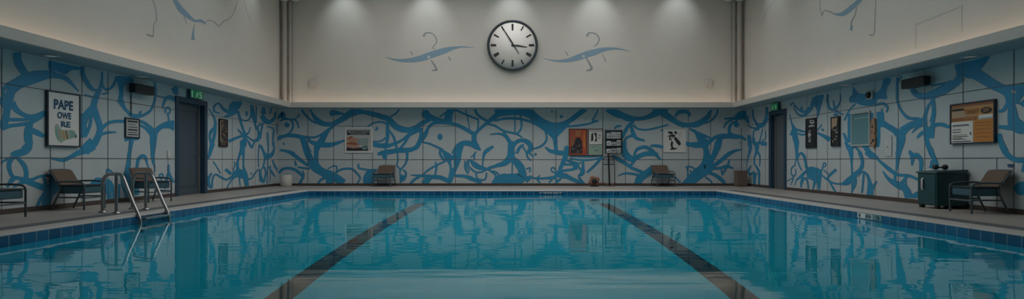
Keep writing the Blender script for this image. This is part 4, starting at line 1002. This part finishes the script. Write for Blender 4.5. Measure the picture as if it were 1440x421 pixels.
# ------------------------------------------------------------------ leaflet stand and hose coil at the back wall
sx = (858.5-720)*19.3/800
st = thing('leaflet_stand', 'dark leaflet stand with white pamphlets and tall metal legs', 'stand', (sx, 19.42, 0))
k = 19.42/800
def zz(py): return EYE+(HORIZON-py)*k
def xx(px): return (px-720)*k-sx
mb = MB(); mb.box((xx(850.8), -.02, zz(216)), (xx(875), .02, zz(183)), 'frame_dark'); mb.box((xx(850.8), -.05, zz(216)), (xx(852), -.02, zz(183)), 'frame_dark'); mb.box((xx(873.8), -.05, zz(216)), (xx(875), -.02, zz(183)), 'frame_dark')
for py in (195.4, 205.4, 215.4): mb.box((xx(852), -.07, zz(py+.6)), (xx(873.8), -.02, zz(py-.3)), 'dark')
mb.build('rack', st, bevel=.003)
mb = MB(); mb.tube([(xx(855.3),-.035,zz(216)),(xx(857),-.03,.02)], .030, 'dark'); mb.build('post', st)
mb = MB(); mb.box((xx(851), -.14, 0), (xx(863), .10, .025), 'dark'); mb.build('base', st, bevel=.006)
mb = MB(); mb.tube(spline([(xx(848),.03,.01),(xx(848),.03,zz(228)),(xx(849.5),.03,zz(223)),(xx(853),.03,zz(221)),(xx(860),.03,zz(221)),(xx(863),.03,zz(224)),(xx(864.3),.03,zz(232)),(xx(865),.03,.01)],4), .015, 'darkgrey', 8); mb.build('leg_frame', st)
mb = MB(); mb.tube([(xx(848),.03,zz(231.5)),(xx(864.3),.03,zz(231.5))], .016, 'darkgrey', 8); mb.build('cross_bar', st)
rng = random.Random(5)
n = 0
PL = ['white pamphlet leaning in the top pocket of the leaflet stand', 'white pamphlet leaning in the middle pocket of the leaflet stand', 'white pamphlet leaning in the bottom pocket of the leaflet stand']
for row, (pt, pb) in enumerate(((184.8, 194.6), (196.6, 204.6), (206.6, 214.6))):
    edges = [852.6, 858.8, 866.5, 873.2]
    for i in range(3):
        a, b_ = edges[i]+rng.uniform(0,.5), edges[i+1]-rng.uniform(.3,1.0)
        top = pt+rng.uniform(0, 3.5)
        mb = MB(); lo = zz(pb+.55)
        mb.box((xx(a), -.047, lo), (xx(b_), -.032, zz(top)), rng.choice(['paper', 'white']), rot=Matrix.Rotation(R(rng.uniform(-3,3)), 3, 'Y'))
        for j in range(2):
            z = lo+(zz(top)-lo)*(.35+.3*j); mb.box((xx(a+.8), -.049, z-.012), (xx(b_-.8), -.0465, z+.012), rng.choice(['ink','darkgrey','teal']))
        o = mb.build('pamphlet')
        o.location = (sx, 19.42, 0.0)
        tag(o, ('leftmost ', 'centre ', 'rightmost ')[i] + PL[row], 'pamphlet', ('pamphlets in the top pocket', 'pamphlets in the middle pocket', 'pamphlets in the bottom pocket')[row])
hx = (835.5-720)*19.11/800
h = thing('hose_reel', 'coil of orange-brown hose with a dark hub on the floor by the leaflet stand', 'hose', (hx, 19.11, 0))
mb = MB(); pts = []
for i in range(100):
    a = i/100*2*math.pi*4; r = .10+.05*(i/100)+.02*math.sin(i)
    pts.append((r*1.15*math.cos(a), -.09+.18*(i/100)*.6+.01*math.sin(i*1.7), .19+r*math.sin(a)))
mb.tube(pts, .020, 'hose', 8); mb.build('coil', h)
mb = MB(); mb.lathe([(0,-.09),(.09,-.08),(.10,0),(.09,.08),(0,.09)], 'dark', (0,-.03,.185), 20, 'y'); mb.box((-.13,-.10,0), (.13,.08,.03), 'dark'); mb.box((-.02,-.06,.03), (.02,.0,.19), 'dark'); mb.build('hub_stand', h)
mb = MB(); mb.tube(spline([(.14,-.05,.10),(.25,-.06,.14),(.36,-.05,.11),(.46,-.05,.02),(.58,-.08,.02),(.66,-.04,.13),(.72,-.05,.14)],5), .014, 'hose', 8); mb.build('loose_end', h)

# ------------------------------------------------------------------ depth markers on the tile band
def marker(loc, rz, W, H, label, body, plates):
    t = thing('depth_marker', label, 'depth marker', loc, rz)
    mb = MB()
    for u0, u1, m in plates: mb.box((-W/2+u0*W, -.004, -H/2), (-W/2+u1*W, 0, H/2), m)
    mb.build('tile', t)
    mb = MB(); add_text(mb, body[0], -W/2+.06*W, -H*.36, W/2-.06*W, H*.36, -.0052, body[1]); mb.build('lettering', t)
marker(((775-720)*16.28/800, POOL_Y1-.0135, -.058), 0, .72, .078, 'pale depth lettering on the blue tile band at the far edge of the pool', ("1'49HET", 'paper'), ((0, 1, 'band'),))
yR = PX*FPX/(1223.5-720)
marker((PX-.0135, yR, -.058), R(-90), .62, .085, 'white depth plates on the blue tile band at the right edge of the pool', ('1 8 3', 'frame_dark'), ((0,.34,'white'),(.36,.66,'paper'),(.68,1,'teal')))
